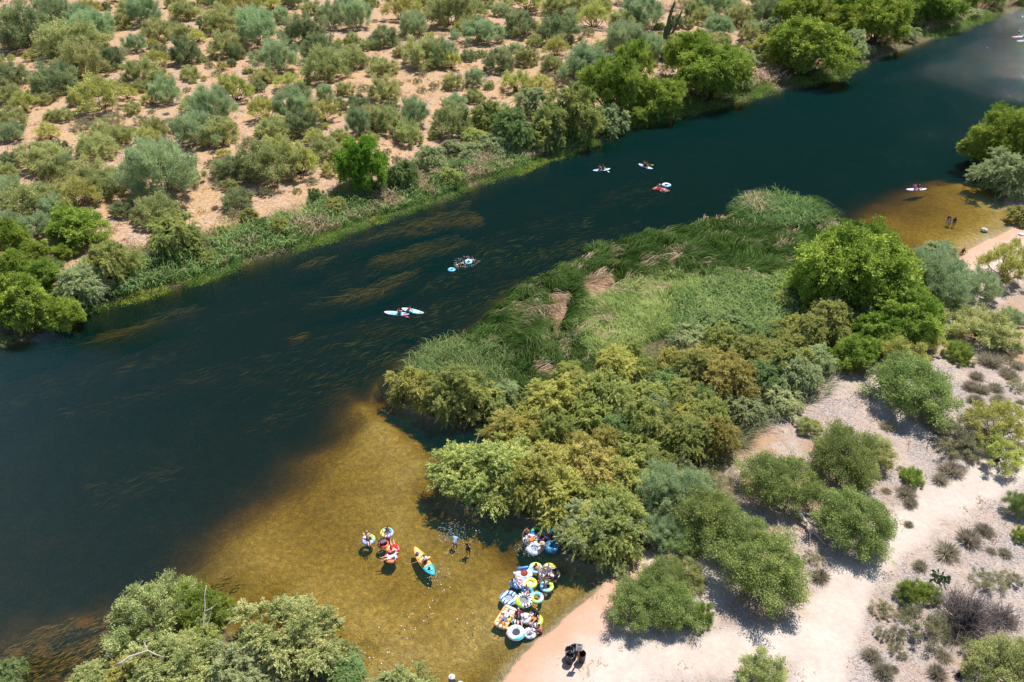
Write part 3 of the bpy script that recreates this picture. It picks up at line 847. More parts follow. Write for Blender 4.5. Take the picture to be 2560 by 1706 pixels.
def blades(name, x, y, L, w, mat, seed, lean=.35, field=None, droop=.25, bunch=0, label='', zmin=-.2, cat=None):
    """curved ribbons growing from the ground; field(x,y)->direction of lean"""
    rng = np.random.default_rng(seed)
    n = len(x)
    z = np.maximum(terrain(x, y), zmin)
    L = L * rng.uniform(.65, 1.15, n)
    a = rng.random(n) * 6.283
    d = np.stack([np.cos(a), np.sin(a), np.zeros(n)], 1) * lean * .7
    if field is not None:
        fx, fy = field(x, y)
        d += np.stack([fx, fy, np.zeros(n)], 1)
    d[:, 2] = 1
    d = unit(d + rng.normal(size=(n, 3)) * .10)
    hor = d.copy(); hor[:, 2] = 0; hor = unit(hor)
    b = np.stack([x, y, z], 1)
    side = unit(np.cross(d, rng.normal(size=(n, 3)))) * (w * rng.uniform(.6, 1.3, n) * .5)[:, None]
    Lc = L[:, None]
    m = b + d * Lc * .5
    m2 = b + d * Lc * .82 + (hor - [0, 0, .3]) * Lc * droop * .35
    e = b + d * Lc * 1.0 + (hor - [0, 0, .8]) * Lc * droop
    v = np.stack([b - side, b + side, m - side, m + side, m2 - side * .7, m2 + side * .7, e], 1).reshape(-1, 3)
    i = np.arange(n)[:, None] * 7
    f = np.concatenate([i + [0, 1, 3, 2], i + [2, 3, 5, 4], i + [4, 5, 6, 6]])
    # last face as a thin quad: duplicate tip by index of tip twice is invalid, so build triangles separately
    q = np.concatenate([i + [0, 1, 3, 2], i + [2, 3, 5, 4]])
    tri = i + [4, 5, 6]
    me = bpy.data.meshes.new(name)
    V = np.ascontiguousarray(v, dtype=np.float32)
    me.vertices.add(len(V)); me.vertices.foreach_set('co', V.ravel())
    li = np.concatenate([q.ravel(), tri.ravel()]).astype(np.int32)
    me.loops.add(len(li)); me.loops.foreach_set('vertex_index', li)
    tot = np.concatenate([np.full(len(q), 4), np.full(len(tri), 3)]).astype(np.int32)
    st = np.concatenate([[0], np.cumsum(tot)[:-1]]).astype(np.int32)
    me.polygons.add(len(tot)); me.polygons.foreach_set('loop_start', st); me.polygons.foreach_set('loop_total', tot)
    me.update(calc_edges=True)
    patch = fbm(x * .35, y * .35, seed, 3)
    tone = np.clip(.55 * patch + .45 * rng.random(n), 0, 1)
    for nm, arr in (('tone', np.repeat(tone, 7)), ('tip', np.tile([0, 0, .5, .5, .8, .8, 1], n))):
        at = me.attributes.new(nm, 'FLOAT', 'POINT'); at.data.foreach_set('value', np.ascontiguousarray(arr, dtype=np.float32))
    o = link(name, me, mat)
    tag(o, label, cat, kind='stuff')
    return o

def mounds(name, x, y, r, h, nleaf, ls, mat, seed, label, cat=None, zmin=-.15):
    """low leafy ground cover: leaves over many small mounds"""
    rng = np.random.default_rng(seed)
    n = len(x)
    z = np.maximum(terrain(x, y), zmin)
    rr = r * rng.uniform(.6, 1.3, n)
    k = np.repeat(np.arange(n), nleaf)
    d = unit(rng.normal(size=(n * nleaf, 3))); d[:, 2] = np.abs(d[:, 2])
    hh = (h * rng.uniform(.5, 1.25, n))[k]
    p = np.stack([x[k], y[k], z[k]], 1) + d * np.stack([rr[k], rr[k], hh], 1) * (rng.random(len(k)) ** .25)[:, None]
    ax = unit(d + rng.normal(size=(len(k), 3)) * .7 + [0, 0, .3])
    v, f = leaf_quads(p, ax, ls * rng.uniform(.6, 1.4, len(k)), ls * .42 * rng.uniform(.7, 1.3, len(k)), rng, .4)
    tone = .5 * rng.random(n)[k] + .2 * fbm(x[k] * .4, y[k] * .4, seed) + .3 * rng.random(len(k))
    me = mesh_np(name, v, f, False, {'tone': np.repeat(tone, 4), 'tip': np.repeat(rng.random(len(k)), 4)})
    o = link(name, me, mat); tag(o, label, cat, kind='stuff')
    return o

MR_DARK = mat_leaf('cattail_blade', (.02, .05, .01), (.13, .22, .045), (.44, .45, .19), .4)
MR_PALE = mat_leaf('pale_reed_blade', (.22, .31, .08), (.50, .56, .18), (.68, .64, .30), .6)
MR_TEAL = mat_leaf('giant_reed_blade', (.12, .20, .06), (.33, .44, .15), (.46, .48, .23), .5)
MR_TAN = mat_leaf('dead_reed_blade', (.42, .31, .19), (.74, .58, .38), (.80, .68, .47), .5)
MR_HERB = mat_leaf('bank_herb_leaf', (.12, .22, .05), (.36, .50, .12), (.58, .62, .18), .4)
MR_LIME = mat_leaf('lime_herb_leaf', (.32, .42, .04), (.62, .68, .10))
MR_MIX = mat_leaf('mixed_bank_leaf', (.18, .20, .08), (.44, .45, .19), (.62, .52, .31), .5)

def swirl(s, gx, gy, amp):
    def f(x, y):
        a = (fbm(x * s, y * s, 91, 3) - .5) * 9.0
        return gx + np.cos(a) * amp, gy + np.sin(a) * amp
    return f

CATT = poly_w([(1185, 850), (1235, 790), (1285, 742), (1340, 702), (1420, 672), (1500, 640), (1600, 603), (1700, 580), (1790, 555), (1850, 528), (1900, 508), (1960, 505), (2030, 535),
               (2100, 570), (2120, 610), (2050, 640), (2000, 680), (1990, 730), (1880, 740), (1740, 725), (1600, 750), (1530, 800), (1540, 860), (1500, 900), (1440, 960), (1350, 985), (1300, 950), (1270, 900), (1220, 880)])
PALE = poly_w([(1440, 820), (1480, 760), (1560, 722), (1700, 705), (1850, 710), (2010, 730), (1990, 800), (1900, 850), (1760, 860), (1650, 870), (1560, 900), (1500, 930), (1460, 880)])
MAT1 = poly_w([(1362, 745), (1412, 738), (1408, 790), (1392, 822), (1374, 810)])
MAT2 = poly_w([(1440, 735), (1480, 700), (1525, 692), (1540, 715), (1530, 740), (1480, 765)])
MAT3 = poly_w([(1655, 655), (1680, 640), (1685, 680), (1665, 690)])
MAT4 = poly_w([(1290, 868), (1325, 862), (1318, 885), (1292, 885)])
def drop(x, y, polys):
    k = np.ones(len(x), bool)
    for P in polys: k &= ~inside(x, y, P)
    return x[k], y[k]
def grow(P, k): c = P.mean(0); return c + (P - c) * k
MATS = [grow(MAT1, 1.2), grow(MAT2, 1.12), MAT3, MAT4]
_cc = CATT.mean(0); x, y = pts_in(_cc + (CATT - _cc) * 1.08, 80, 1); x, y = drop(x, y, MATS)
kk = (fbm(x * .6, y * .6, 77, 3) > .36) & (sdist(x, y, RIVER)[0] > -1.3 + (fbm(x * .8, y * .8, 6, 2) - .5) * 2.4) & ~inside(x, y, _cc * 0 + PALE); x, y = x[kk], y[kk]
blades('cattail_bed', x, y, 1.0 + 1.9 * fbm(x * .45, y * .45, 88, 3), .055, MR_DARK, 2, .25, swirl(.22, .25, -.05, .55), .45, label='tall dark green cattails leaning over the point of the peninsula')
x, y = pts_in(PALE, 60, 3); x, y = drop(x, y, MATS)
blades('pale_reeds', x, y, .9 + 1.4 * fbm(x * .4, y * .4, 89, 3), .06, MR_PALE, 4, .35, swirl(.2, -.35, -.1, .4), .35, label='pale green reeds combed by the wind behind the cattails')
x, y = pts_in(poly_w([(1700, 760), (1800, 720), (2000, 740), (1990, 850), (1900, 880), (1760, 900), (1680, 860)]), 26, 5)
blades('giant_reeds', x, y, 2.0, .13, MR_TEAL, 6, .7, None, .4, label='bluish green giant reeds beside the tamarisk thicket')
x, y = pts_in(CATT, 1.6, 7)
kk = fbm(x * .4, y * .4, 14, 3) > .58; x, y = x[kk], y[kk]
x = np.repeat(x, 12) + np.random.default_rng(3).normal(size=len(x) * 12) * .35; y = np.repeat(y, 12) + np.random.default_rng(4).normal(size=len(y) * 12) * .35
blades('pale_cattail_streaks', x, y, 1.9, .07, MR_TAN, 8, .2, swirl(.10, .35, -.1, .5), .55, label='bleached blades lying across the green cattails')
MR_MAT = mat_leaf('flattened_reed_blade', (.56, .38, .22), (.80, .64, .44), (.80, .70, .55), .5)
for i, P in enumerate((MAT1, MAT2, MAT3, MAT4)):
    x, y = pts_in(grow(P, 1.1), 110, 20 + i)
    blades('flattened_reeds', x, y, .75, .08, MR_MAT, 30 + i, 2.0, lambda x, y: (5.0 * np.ones_like(x), -2.5 * np.ones_like(x)), .6, label=['patch of flattened tan reeds, the long narrow one', 'widest patch of flattened tan reeds in the cattails', 'small dark hollow of broken reeds in the cattails', 'smallest patch of flattened reeds above the creek'][i])
# hump of tall grass and herbs between the two river tamarisks
HUMP = poly_w([(1010, 960), (1060, 885), (1120, 862), (1200, 855), (1270, 905), (1300, 960), (1290, 1020), (1230, 1010), (1160, 985), (1080, 985)])
x, y = pts_in(HUMP, 26, 9)
blades('tall_grass', x, y, .7 + 2.8 * fbm(x * .6, y * .6, 65, 3), .07, MR_TEAL, 10, .5, None, .45, label='mound of tall green grass on the tip of the peninsula')
x, y = pts_in(HUMP, 3.2, 11)
mounds('herb_mound', x, y, .8, 1.9, 60, .14, MR_MIX, 12, 'mixed green and tan herbs on the tip of the peninsula')
# rounded clump of reeds on the far end of the point
CL = poly_w([(1840, 560), (1850, 520), (1900, 500), (1980, 505), (2040, 540), (2020, 580), (1930, 590)])
x, y = pts_in(CL, 30, 13)
blades('reed_clump', x, y, .9 + 3.2 * fbm(x * .5, y * .5, 66, 3), .10, MR_TEAL, 14, .8, None, .45, label='round clump of light green reeds at the outer corner of the peninsula')
x, y = pts_in(poly_w([(1855, 540), (1860, 512), (1900, 505), (1930, 530), (1900, 560)]), 20, 15)
blades('dead_reeds', x, y, 2.8, .10, MR_TAN, 16, .5, None, .4, label='dead brown reeds in the clump at the outer corner of the peninsula')

# undergrowth in the thicket so that no bare sand shows between the tamarisks
TH = poly_w([(1150, 1150), (1200, 1120), (1310, 1080), (1320, 1000), (1450, 960), (1560, 900), (1700, 880), (1960, 850), (2060, 870), (2050, 960), (1990, 1000), (1930, 1060), (1860, 1130), (1820, 1200), (1830, 1330), (1700, 1370), (1560, 1400), (1480, 1420),
             (1400, 1350), (1330, 1300), (1240, 1270), (1150, 1250)])
x, y = pts_in(TH, 2.6, 17)
mounds('thicket_undergrowth', x, y, .9, 1.6, 70, .13, MR_MIX, 18, 'tangled olive undergrowth filling the tamarisk thicket')
x, y = pts_in(poly_w([(1590, 960), (1700, 930), (1740, 1000), (1700, 1060), (1620, 1050)]), 2.4, 19)
mounds('green_vines', x, y, 1.1, 2.4, 70, .13, MR_HERB, 20, 'bright green leafy growth in the gap of the thicket')
x, y = pts_in(poly_w([(2000, 760), (2120, 700), (2250, 720), (2330, 800), (2300, 880), (2200, 900), (2080, 880), (2000, 840)]), 1.6, 21)
mounds('tree_undergrowth', x, y, 1.0, 1.8, 60, .13, MR_MIX, 22, 'olive undergrowth round the big bright tree')
# grass between the mesquites and under the dense trees by the corner
x, y = pts_in(poly_w([(1780, 1050), (1870, 1010), (2010, 960), (2100, 950), (2050, 1030), (1920, 1090), (1830, 1150)]), 14, 23)
blades('grey_grass', x, y, 1.3, .06, mat_leaf('grey_grass_blade', (.22, .25, .15), (.42, .44, .28)), 24, .6, lambda x, y: (.9 * np.ones_like(x), .1 * np.ones_like(x)), .4, label='grey green grass leaning out from the thicket edge')

# far bank strips
def strip(pts, w0, w1, seed, dens):
    """points on the bank between w0 and w1 metres from the far waterline"""
    P = poly_w(pts)
    x, y = pts_in(P, dens, seed)
    sd, idx = sdist(x, y, RIVER)
    k = (sd > w0 + (fbm(x * .5, y * .5, seed, 2) - .5) * .8) & (sd < w1 + (fbm(x * .3, y * .3, seed + 1, 3) - .5) * w1 * .9) & (idx < N_FAR)
    return x[k], y[k]
LOWB = [(180, 800), (180, 700), (420, 600), (700, 500), (860, 400), (1100, 380), (1400, 300), (1500, 360), (1480, 400), (1100, 520), (800, 620), (400, 760)]
x, y = strip(LOWB, -.8, 3.0, 41, 6.0)
kk = fbm(x * .35, y * .35, 43, 3) > .36; x, y = x[kk], y[kk]
mounds('bank_herbs', x, y, .8, .8, 32, .17, MR_HERB, 42, 'bright green herbs along the waterline of the far bank')
x, y = strip(LOWB, -1.1, .9, 43, 7)
kk = fbm(x * .16, y * .16, 9, 3) > .52; x, y = x[kk], y[kk]
mounds('lime_herbs', x, y, .7, .35, 26, .15, MR_LIME, 44, 'lime green floating herbs at the very edge of the far bank')
x, y = strip(LOWB, 1.0, 10.0, 45, 2.6)
mounds('bank_thicket', x, y, 1.0, 1.2, 44, .17, MR_MIX, 46, 'mixed tan and olive bank vegetation behind the green herbs')
x, y = strip(LOWB, 1.0, 9.0, 47, 16)
kk = fbm(x * .22, y * .22, 19, 3) > .54; x, y = x[kk], y[kk]
blades('dry_bank_reeds', x, y, 1.9, .10, MR_TAN, 48, .6, None, .35, label='dry tan reeds on the slope of the far bank')
x, y = strip(LOWB, .6, 6.5, 49, 14)
kk = fbm(x * .22, y * .22, 19, 3) < .60; x, y = x[kk], y[kk]
blades('green_bank_reeds', x, y, 1.9, .12, MR_TEAL, 50, .7, None, .4, label='green reeds on the slope of the far bank')
UPB = [(1500, 330), (1800, 180), (2100, 100), (2350, 20), (2560, -60), (2700, -60), (2600, 30), (2200, 200), (1900, 290), (1550, 400)]
x, y = strip(UPB, -.6, 3.5, 51, 2.2)
kk = fbm(x * .08, y * .08, 39, 2) > .42; x, y = x[kk], y[kk]
mounds('upstream_bank_herbs', x, y, 1.2, 1.1, 40, .26, MR_HERB, 52, 'green herbs on the far bank between the upstream trees')
x, y = strip(UPB, 2.5, 9.0, 53, 5)
kk = fbm(x * .15, y * .15, 29, 2) > .45; x, y = x[kk], y[kk]
blades('upstream_dry_reeds', x, y, 2.0, .16, MR_TAN, 54, .7, None, .4, label='dry pinkish reeds on the far bank upstream')
# dry tufts and litter over the far desert
def scatter_poly(px, dens, seed): return pts_in(poly_w(px), dens, seed)
x, y = scatter_poly([(-300, 780), (-500, 300), (-800, -150), (1500, -200), (2350, -60), (2000, 120), (1500, 280), (1100, 400), (800, 480), (400, 620), (100, 760)], .16, 61)
kk = fbm(x * .06, y * .06, 64, 3) > .42; x, y = x[kk], y[kk]
x = np.repeat(x, 14) + np.random.default_rng(13).normal(size=len(x) * 14) * .35; y = np.repeat(y, 14) + np.random.default_rng(14).normal(size=len(y) * 14) * .35
MR_GOLD = mat_leaf('golden_grass_blade', (.38, .24, .12), (.62, .42, .22), None, 0)
blades('dry_desert_grass', x, y, .45, .09, MR_GOLD, 62, 1.0, None, .3, label='low golden dry grass scattered over the far desert', zmin=.3)
x, y = scatter_poly([(1350, 1700), (1500, 1450), (1850, 1150), (2000, 950), (2350, 780), (2700, 700), (2900, 1300), (2500, 1900), (1600, 1900)], .25, 65)
kk = fbm(x * .2, y * .2, 66, 3) > .48; x, y = x[kk], y[kk]
x = np.repeat(x, 12) + np.random.default_rng(15).normal(size=len(x) * 12) * .25; y = np.repeat(y, 12) + np.random.default_rng(16).normal(size=len(y) * 12) * .25
blades('sparse_dry_grass', x, y, .28, .04, MR_GOLD, 67, 1.2, None, .3, label='sparse dry grass on the near gravel', zmin=.2)

def stones(name, x, y, r, mat, seed, label):
    rng = np.random.default_rng(seed); n = len(x)
    z = terrain(x, y)
    o8 = np.array([(1, 0, 0), (-1, 0, 0), (0, 1, 0), (0, -1, 0), (0, 0, 1), (0, 0, -1)], float)
    f8 = np.array([(0, 2, 4), (2, 1, 4), (1, 3, 4), (3, 0, 4), (2, 0, 5), (1, 2, 5), (3, 1, 5), (0, 3, 5)])
    rr = r * rng.uniform(.5, 1.5, (n, 1, 1)) * rng.uniform(.6, 1.3, (n, 1, 3)) * np.array([1, 1, .6])
    v = o8[None] * rr + rng.normal(size=(n, 6, 3)) * r * .15 + np.stack([x, y, z + r * .1], 1)[:, None]
    f = (f8[None] + np.arange(n)[:, None, None] * 6).reshape(-1, 3)
    me = mesh_np(name, v.reshape(-1, 3), f, False, {'tone': np.repeat(rng.random(n), 6), 'tip': np.zeros(n * 6)})
    tag(link(name, me, mat), label, kind='stuff')
def mat_stone(name, a, b):
    m, nt, out = new_mat(name); nb = NB(nt)
    principled(nb, out, nb.mix(nb.attr('tone'), a, b), .9, .2)
    return m
MS = mat_stone('pale_stone', (.30, .24, .22), (.70, .62, .57))
x, y = scatter_poly([(1420, 1640), (1560, 1480), (1750, 1500), (1950, 1300), (1880, 1150), (2100, 900), (2350, 780), (2700, 750), (2900, 1400), (2500, 1850), (1500, 1850)], 14, 71)
_, mk_ = terrain(x, y, True)
kk = (mk_['pale'] < .35) & (fbm(x * .25, y * .25, 72, 3) > .38); x, y = x[kk], y[kk]
stones('gravel', x, y, .055, MS, 73, 'pale pink gravel stones on the near bank')
x, y = scatter_poly([(-200, 780), (-400, 300), (0, 150), (1300, 120), (1600, 240), (1100, 400), (800, 480), (400, 640), (100, 760)], 2.0, 75)
kk = (fbm(x * .12, y * .12, 76, 3) > .56); x, y = x[kk], y[kk]
stones('far_gravel', x, y, .12, MS, 77, 'pale stones on the bare patches of the far bank')

# water weed streaming with the current just under the surface
def weeds(name, px, n, seed, L, mat, zr, label, thr=.5):
    rng = np.random.default_rng(seed)
    P = poly_w(px)
    x, y = pts_in(P, n, seed)
    ca, sa = math.cos(R(31)), math.sin(R(31))
    u = x * ca + y * sa; v_ = -x * sa + y * ca
    k = fbm(u * .05, v_ * .42, seed + 3, 4) > thr
    x, y = x[k], y[k]; n = len(x)
    if n == 0: return
    z = rng.uniform(zr[0], zr[1], n)
    a = R(31) + rng.normal(size=n) * .22 + (fbm(x * .1, y * .1, 8) - .5) * .6
    d = -np.stack([np.cos(a), np.sin(a), np.zeros(n)], 1)
    Ln = (L * rng.uniform(.4, 1.4, n))[:, None]
    sdv = np.stack([-d[:, 1], d[:, 0], np.zeros(n)], 1)
    w = rng.uniform(.02, .06, n)[:, None]
    b = np.stack([x, y, z], 1); bend = sdv * rng.normal(size=(n, 1)) * .12 * Ln
    m = b + d * Ln * .5 + bend; e = b + d * Ln + np.array([0, 0, -.05])
    V = np.stack([b - sdv * w * .3, b + sdv * w * .3, m - sdv * w, m + sdv * w, e - sdv * w * .2, e + sdv * w * .2], 1).reshape(-1, 3)
    i = np.arange(n)[:, None] * 6
    f = np.concatenate([i + [0, 1, 3, 2], i + [2, 3, 5, 4]])
    me = mesh_np(name, V, f, False, {'tone': np.repeat(.6 * fbm(x * .3, y * .3, 5) + .4 * rng.random(n), 6), 'tip': np.zeros(n * 6)})
    tag(link(name, me, mat), label, kind='stuff')
MWEED = mat_leaf('brown_weed', (.05, .045, .015), (.24, .18, .055), None, 0)
MWEEDR = mat_leaf('rusty_weed', (.045, .035, .02), (.12, .09, .045), None, 0)
weeds('water_weed', [(150, 880), (330, 800), (640, 700), (940, 575), (1180, 490), (1230, 560), (1000, 700), (760, 830), (560, 850), (330, 900), (150, 940)], 20, 81, 1.9, MWEED, (-1.7, -.45), 'brown weed streaming under the river surface along the far bank', .50)
weeds('rusty_water_weed', [(-50, 1180), (0, 900), (600, 700), (1200, 560), (1650, 420), (1750, 520), (1200, 780), (900, 960), (300, 1250)], 2.0, 83, 1.3, MWEEDR, (-1.5, -.6), 'reddish weed under the surface in midstream', .52)
weeds('green_water_weed', [(860, 850), (1200, 600), (1500, 520), (1450, 640), (1180, 830), (950, 900)], 3.0, 85, 1.2, mat_leaf('green_weed', (.08, .12, .02), (.22, .30, .06), None, 0), (-1.8, -.8), 'green weed under the surface off the cattails', .5)
weeds('brown_shore_weed', [(-100, 1700), (100, 1560), (300, 1480), (520, 1380), (620, 1440), (540, 1540), (300, 1640), (100, 1760)], 16, 87, .7, mat_leaf('shore_weed', (.10, .06, .03), (.32, .20, .09), None, 0), (-.6, -.25), 'brown weed over the shallow bottom in the near corner', .50)
# ================================================================ PEOPLE
def capsule(a, b, ra, rb, sides=10):
    a = np.array(a, float); b = np.array(b, float)
    d = b - a; L = np.linalg.norm(d)
    d = d / L if L > 1e-5 else np.array([0, 0, 1.0])
    pts, rad = [], []
    for t in (-1, -.8, -.45): pts.append(a + d * ra * t); rad.append(ra * math.sqrt(max(1 - t * t, .01)))
    pts.append(a); rad.append(ra); pts.append(b); rad.append(rb)
    for t in (.45, .8, 1): pts.append(b + d * rb * t); rad.append(rb * math.sqrt(max(1 - t * t, .01)))
    V = []; F = []
    ref = np.array([1.0, 0, 0]) if abs(d[0]) < .8 else np.array([0, 1.0, 0])
    u = unit(np.cross(d, ref)); w = np.cross(d, u)
    n = len(pts)
    for p, r in zip(pts, rad):
        for k in range(sides):
            t = 2 * math.pi * k / sides
            V.append(p + (u * math.cos(t) + w * math.sin(t)) * r)
    for i in range(n - 1):
        for k in range(sides):
            k2 = (k + 1) % sides
            F.append((i * sides + k, i * sides + k2, (i + 1) * sides + k2, (i + 1) * sides + k))
    F2 = [tuple(range(sides))[::-1], tuple((n - 1) * sides + k for k in range(sides))]
    return V, F, F2

def blob(b, a, c, ra, rb, sides=10):
    V, F, F2 = capsule(a, c, ra, rb, sides)
    o = len(b.v); b.v.extend([tuple(map(float, q)) for q in V])
    for f in F + F2: b.f.append([i + o for i in f]); b.m.append(0)

def remeshed(b, name, vox=.024, smooth=3):
    me = b.mesh(name + '_raw')
    o = bpy.data.objects.new('tmp', me); COL.objects.link(o)
    r = o.modifiers.new('r', 'REMESH'); r.mode = 'VOXEL'; r.voxel_size = vox; r.use_smooth_shade = True
    if smooth:
        s = o.modifiers.new('s', 'SMOOTH'); s.factor = .5; s.iterations = smooth
    dg = bpy.context.evaluated_depsgraph_get()
    out = bpy.data.meshes.new_from_object(o.evaluated_get(dg), preserve_all_data_layers=False, depsgraph=dg)
    out.name = name
    bpy.data.objects.remove(o); bpy.data.meshes.remove(me)
    out.materials.clear()
    return out

def ik(a, c, l1, l2, pole):
    a = np.array(a, float); c = np.array(c, float)
    d = c - a; L = np.linalg.norm(d)
    if L > (l1 + l2) * .985: c = a + d / L * (l1 + l2) * .985; d = c - a; L = np.linalg.norm(d)
    u = d / L
    x = (l1 * l1 - l2 * l2 + L * L) / (2 * L)
    h = math.sqrt(max(l1 * l1 - x * x, 0))
    p = np.array(pole, float); p = p - u * np.dot(p, u); p = unit(p)
    return a + u * x + p * h, c

SKIN = {'fair': plain('fair_skin', (.60, .36, .27), .55, .35, .08), 'tan': plain('tan_skin', (.46, .24, .15), .55, .35, .08),
        'brown': plain('brown_skin', (.24, .115, .07), .55, .35, .08), 'red': plain('sunburnt_skin', (.58, .27, .19), .55, .35, .08)}
HAIR = {'dark': plain('dark_hair', (.02, .014, .010), .6, .3), 'brown': plain('brown_hair', (.09, .045, .02), .6, .3), 'blond': plain('blond_hair', (.42, .28, .13), .6, .3)}
CLOTH = {}
def cloth(name, col):
    if name not in CLOTH: CLOTH[name] = plain(name + '_cloth', col, .85, .15, .12, 10)
    return CLOTH[name]
CC = dict(black=(.02, .02, .025), navy=(.02, .03, .07), white=(.78, .78, .78), blue=(.06, .16, .42), sky=(.22, .48, .70), red=(.55, .04, .03), orange=(.70, .22, .06), purple=(.20, .08, .28),
          teal=(.03, .38, .40), yellow=(.62, .42, .04), pink=(.66, .22, .38), grey=(.25, .26, .28), lilac=(.45, .42, .62), green=(.08, .30, .22), denim=(.12, .18, .30), maroon=(.25, .03, .05))

def hat_mesh(c, up, brim, name='hat'):
    b = Build()
    n = 20; u = unit(np.cross(up, [.3, 1, .1])); w = np.cross(up, u)
    prof = [(brim, -.01), (brim * .97, .012), (.115, .03), (.105, .10), (.07, .135), (.001, .14)]
    V = []
    for r, z in prof:
        for k in range(n):
            t = 2 * math.pi * k / n
            V.append(c + (u * math.cos(t) + w * math.sin(t)) * r + up * z + up * (.012 * math.cos(2 * t) if r == brim else 0))
    F = [(i * n + k, i * n + (k + 1) % n, (i + 1) * n + (k + 1) % n, (i + 1) * n + k) for i in range(len(prof) - 1) for k in range(n)]
    b.add(V, F)
    return b.mesh(name)

def person(loc, rz, pose, label, skin='tan', hair='dark', top=None, bottom='navy', hat=None, long_hair=False, size=1.0, group=None, vest=None):
    P = dict(p=(0, 0, .92), t=(0, 0, 1), f=(0, 1, 0), hl=(-.24, .06, .80), hr=(.24, .06, .80), fl=(-.11, 0, .06), fr=(.11, 0, .06), kp=(0, 1, .1), ep=(0, -1, -.2), head=None)
    P.update(pose)
    p = np.array(P['p'], float); t = unit(np.array(P['t'], float)); f = np.array(P['f'], float)
    f = unit(f - t * np.dot(f, t)); s = np.cross(f, t)
    hd = unit(np.array(P['head'], float)) if P['head'] is not None else unit(t * .9 + f * .15)
    neck = p + t * .50; head = neck + hd * .17
    shl, shr = p + t * .45 - s * .165, p + t * .45 + s * .165
    hpl, hpr = p - s * .09 - t * .03, p + s * .09 - t * .03
    ep = np.array(P['ep'], float)
    el, hl = ik(shl, P['hl'], .29, .26, ep - s * .5); er, hr = ik(shr, P['hr'], .29, .26, ep + s * .5)
    kp = np.array(P['kp'], float)
    kl, fl = ik(hpl, P['fl'], .43, .43, kp - s * .25); kr, fr = ik(hpr, P['fr'], .43, .43, kp + s * .25)
    b = Build()
    blob(b, p + t * .02, p + t * .20, .125, .105)
    for q in (-1, 1):
        blob(b, p + s * .055 * q, p + s * .07 * q + t * .20, .105, .085)
        blob(b, p + s * .06 * q + t * .22, p + s * .085 * q + t * .36, .092, .092)
    blob(b, p + t * .22, p + t * .38, .11, .115)
    blob(b, shl * .9 + shr * .1, shr * .9 + shl * .1, .068, .068)
    blob(b, p + t * .44, neck + hd * .05, .058, .052)
    blob(b, head - hd * .035, head + hd * .035 + f * .01, .082, .092)
    blob(b, head - hd * .06 + f * .035, head - hd * .03 + f * .045, .05, .05)
    face = unit(f - hd * np.dot(f, hd))
    blob(b, head + face * .095 - hd * .02, head + face * .085 + hd * .015, .016, .012, 6)
    for q in (-1, 1): blob(b, head + s * .088 * q - hd * .01, head + s * .088 * q + hd * .02, .018, .018, 6)
    for (sh, e, h) in ((shl, el, hl), (shr, er, hr)):
        blob(b, sh, e, .056, .040); blob(b, e, h, .041, .027)
        hv = unit(h - e); blob(b, h, h + hv * .07, .033, .032)
    for (hp, k, ft) in ((hpl, kl, fl), (hpr, kr, fr)):
        blob(b, hp, k, .092, .058); blob(b, k + (ft - k) * .22, ft, .058, .036); blob(b, k, k + (ft - k) * .3, .054, .056)
        sh = unit(ft - k); toe = unit(f * .8 + kp * .2 - sh * np.dot(f, sh) * .9 + np.array([0, 0, -.1]))
        blob(b, ft, ft + toe * .15, .038, .030)
    body = remeshed(b, 'body')
    # fingers and eyes are added to the same mesh
    fb = Build()
    for (e, h, q) in ((el, hl, -1), (er, hr, 1)):
        hv = unit(h - e); side = unit(np.cross(hv, t + f * .3)); nrm = np.cross(side, hv)
        for i, (off, ln) in enumerate(((-.028, .060), (-.010, .075), (.009, .070), (.027, .052))):
            r0 = h + hv * .085 + side * off
            m = r0 + hv * ln * .55 - nrm * .004; tip = r0 + hv * ln - nrm * .022
            fb.tube([r0 - hv * .03, r0, m, tip], [.010, .010, .009, .007], 5)
        r0 = h + hv * .03 - side * .028 * q
        fb.tube([r0, r0 - side * .03 * q + hv * .03, r0 - side * .035 * q + hv * .065], [.012, .011, .008], 5)
    for q in (-1, 1):
        c = head + face * .083 + s * .032 * q + hd * .012
        V, F, F2 = capsule(c, c + hd * .001, .011, .011, 6)
        fb.add(V, F, 1)
    fm = fb.mesh('fingers')
    import bmesh
    bm = bmesh.new(); bm.from_mesh(body); bm.from_mesh(fm)
    bm.to_mesh(body); bm.free(); bpy.data.meshes.remove(fm)
    body.materials.append(SKIN[skin]); body.materials.append(HAIR['dark'])
    root = empty('person', loc, rz, size)
    tag(root, label, 'person', group)
    link('body', body, None, root)
    # hair
    hb = Build()
    blob(hb, head - face * .022 + hd * .035, head - face * .03 + hd * .045, .094, .090)
    blob(hb, head - face * .055 - hd * .02, head - face * .045 + hd * .03, .07, .07)
    if long_hair:
        blob(hb, head - face * .07 - hd * .02, neck - face * .075 - t * .12, .065, .045)
    link('hair', remeshed(hb, 'hair', .02, 2), HAIR[hair], root)
    if bottom:
        c = Build(); ex = .016
        for q in (-1, 1): blob(c, p + s * .055 * q - t * .02, p + s * .065 * q + t * .10, .108 + ex, .098 + ex)
        for (hp, k) in ((hpl, kl), (hpr, kr)): blob(c, hp, hp + (k - hp) * .62, .092 + ex, .074 + ex)
        link('shorts', remeshed(c, 'shorts', .028, 2), cloth(bottom, CC[bottom]), root)
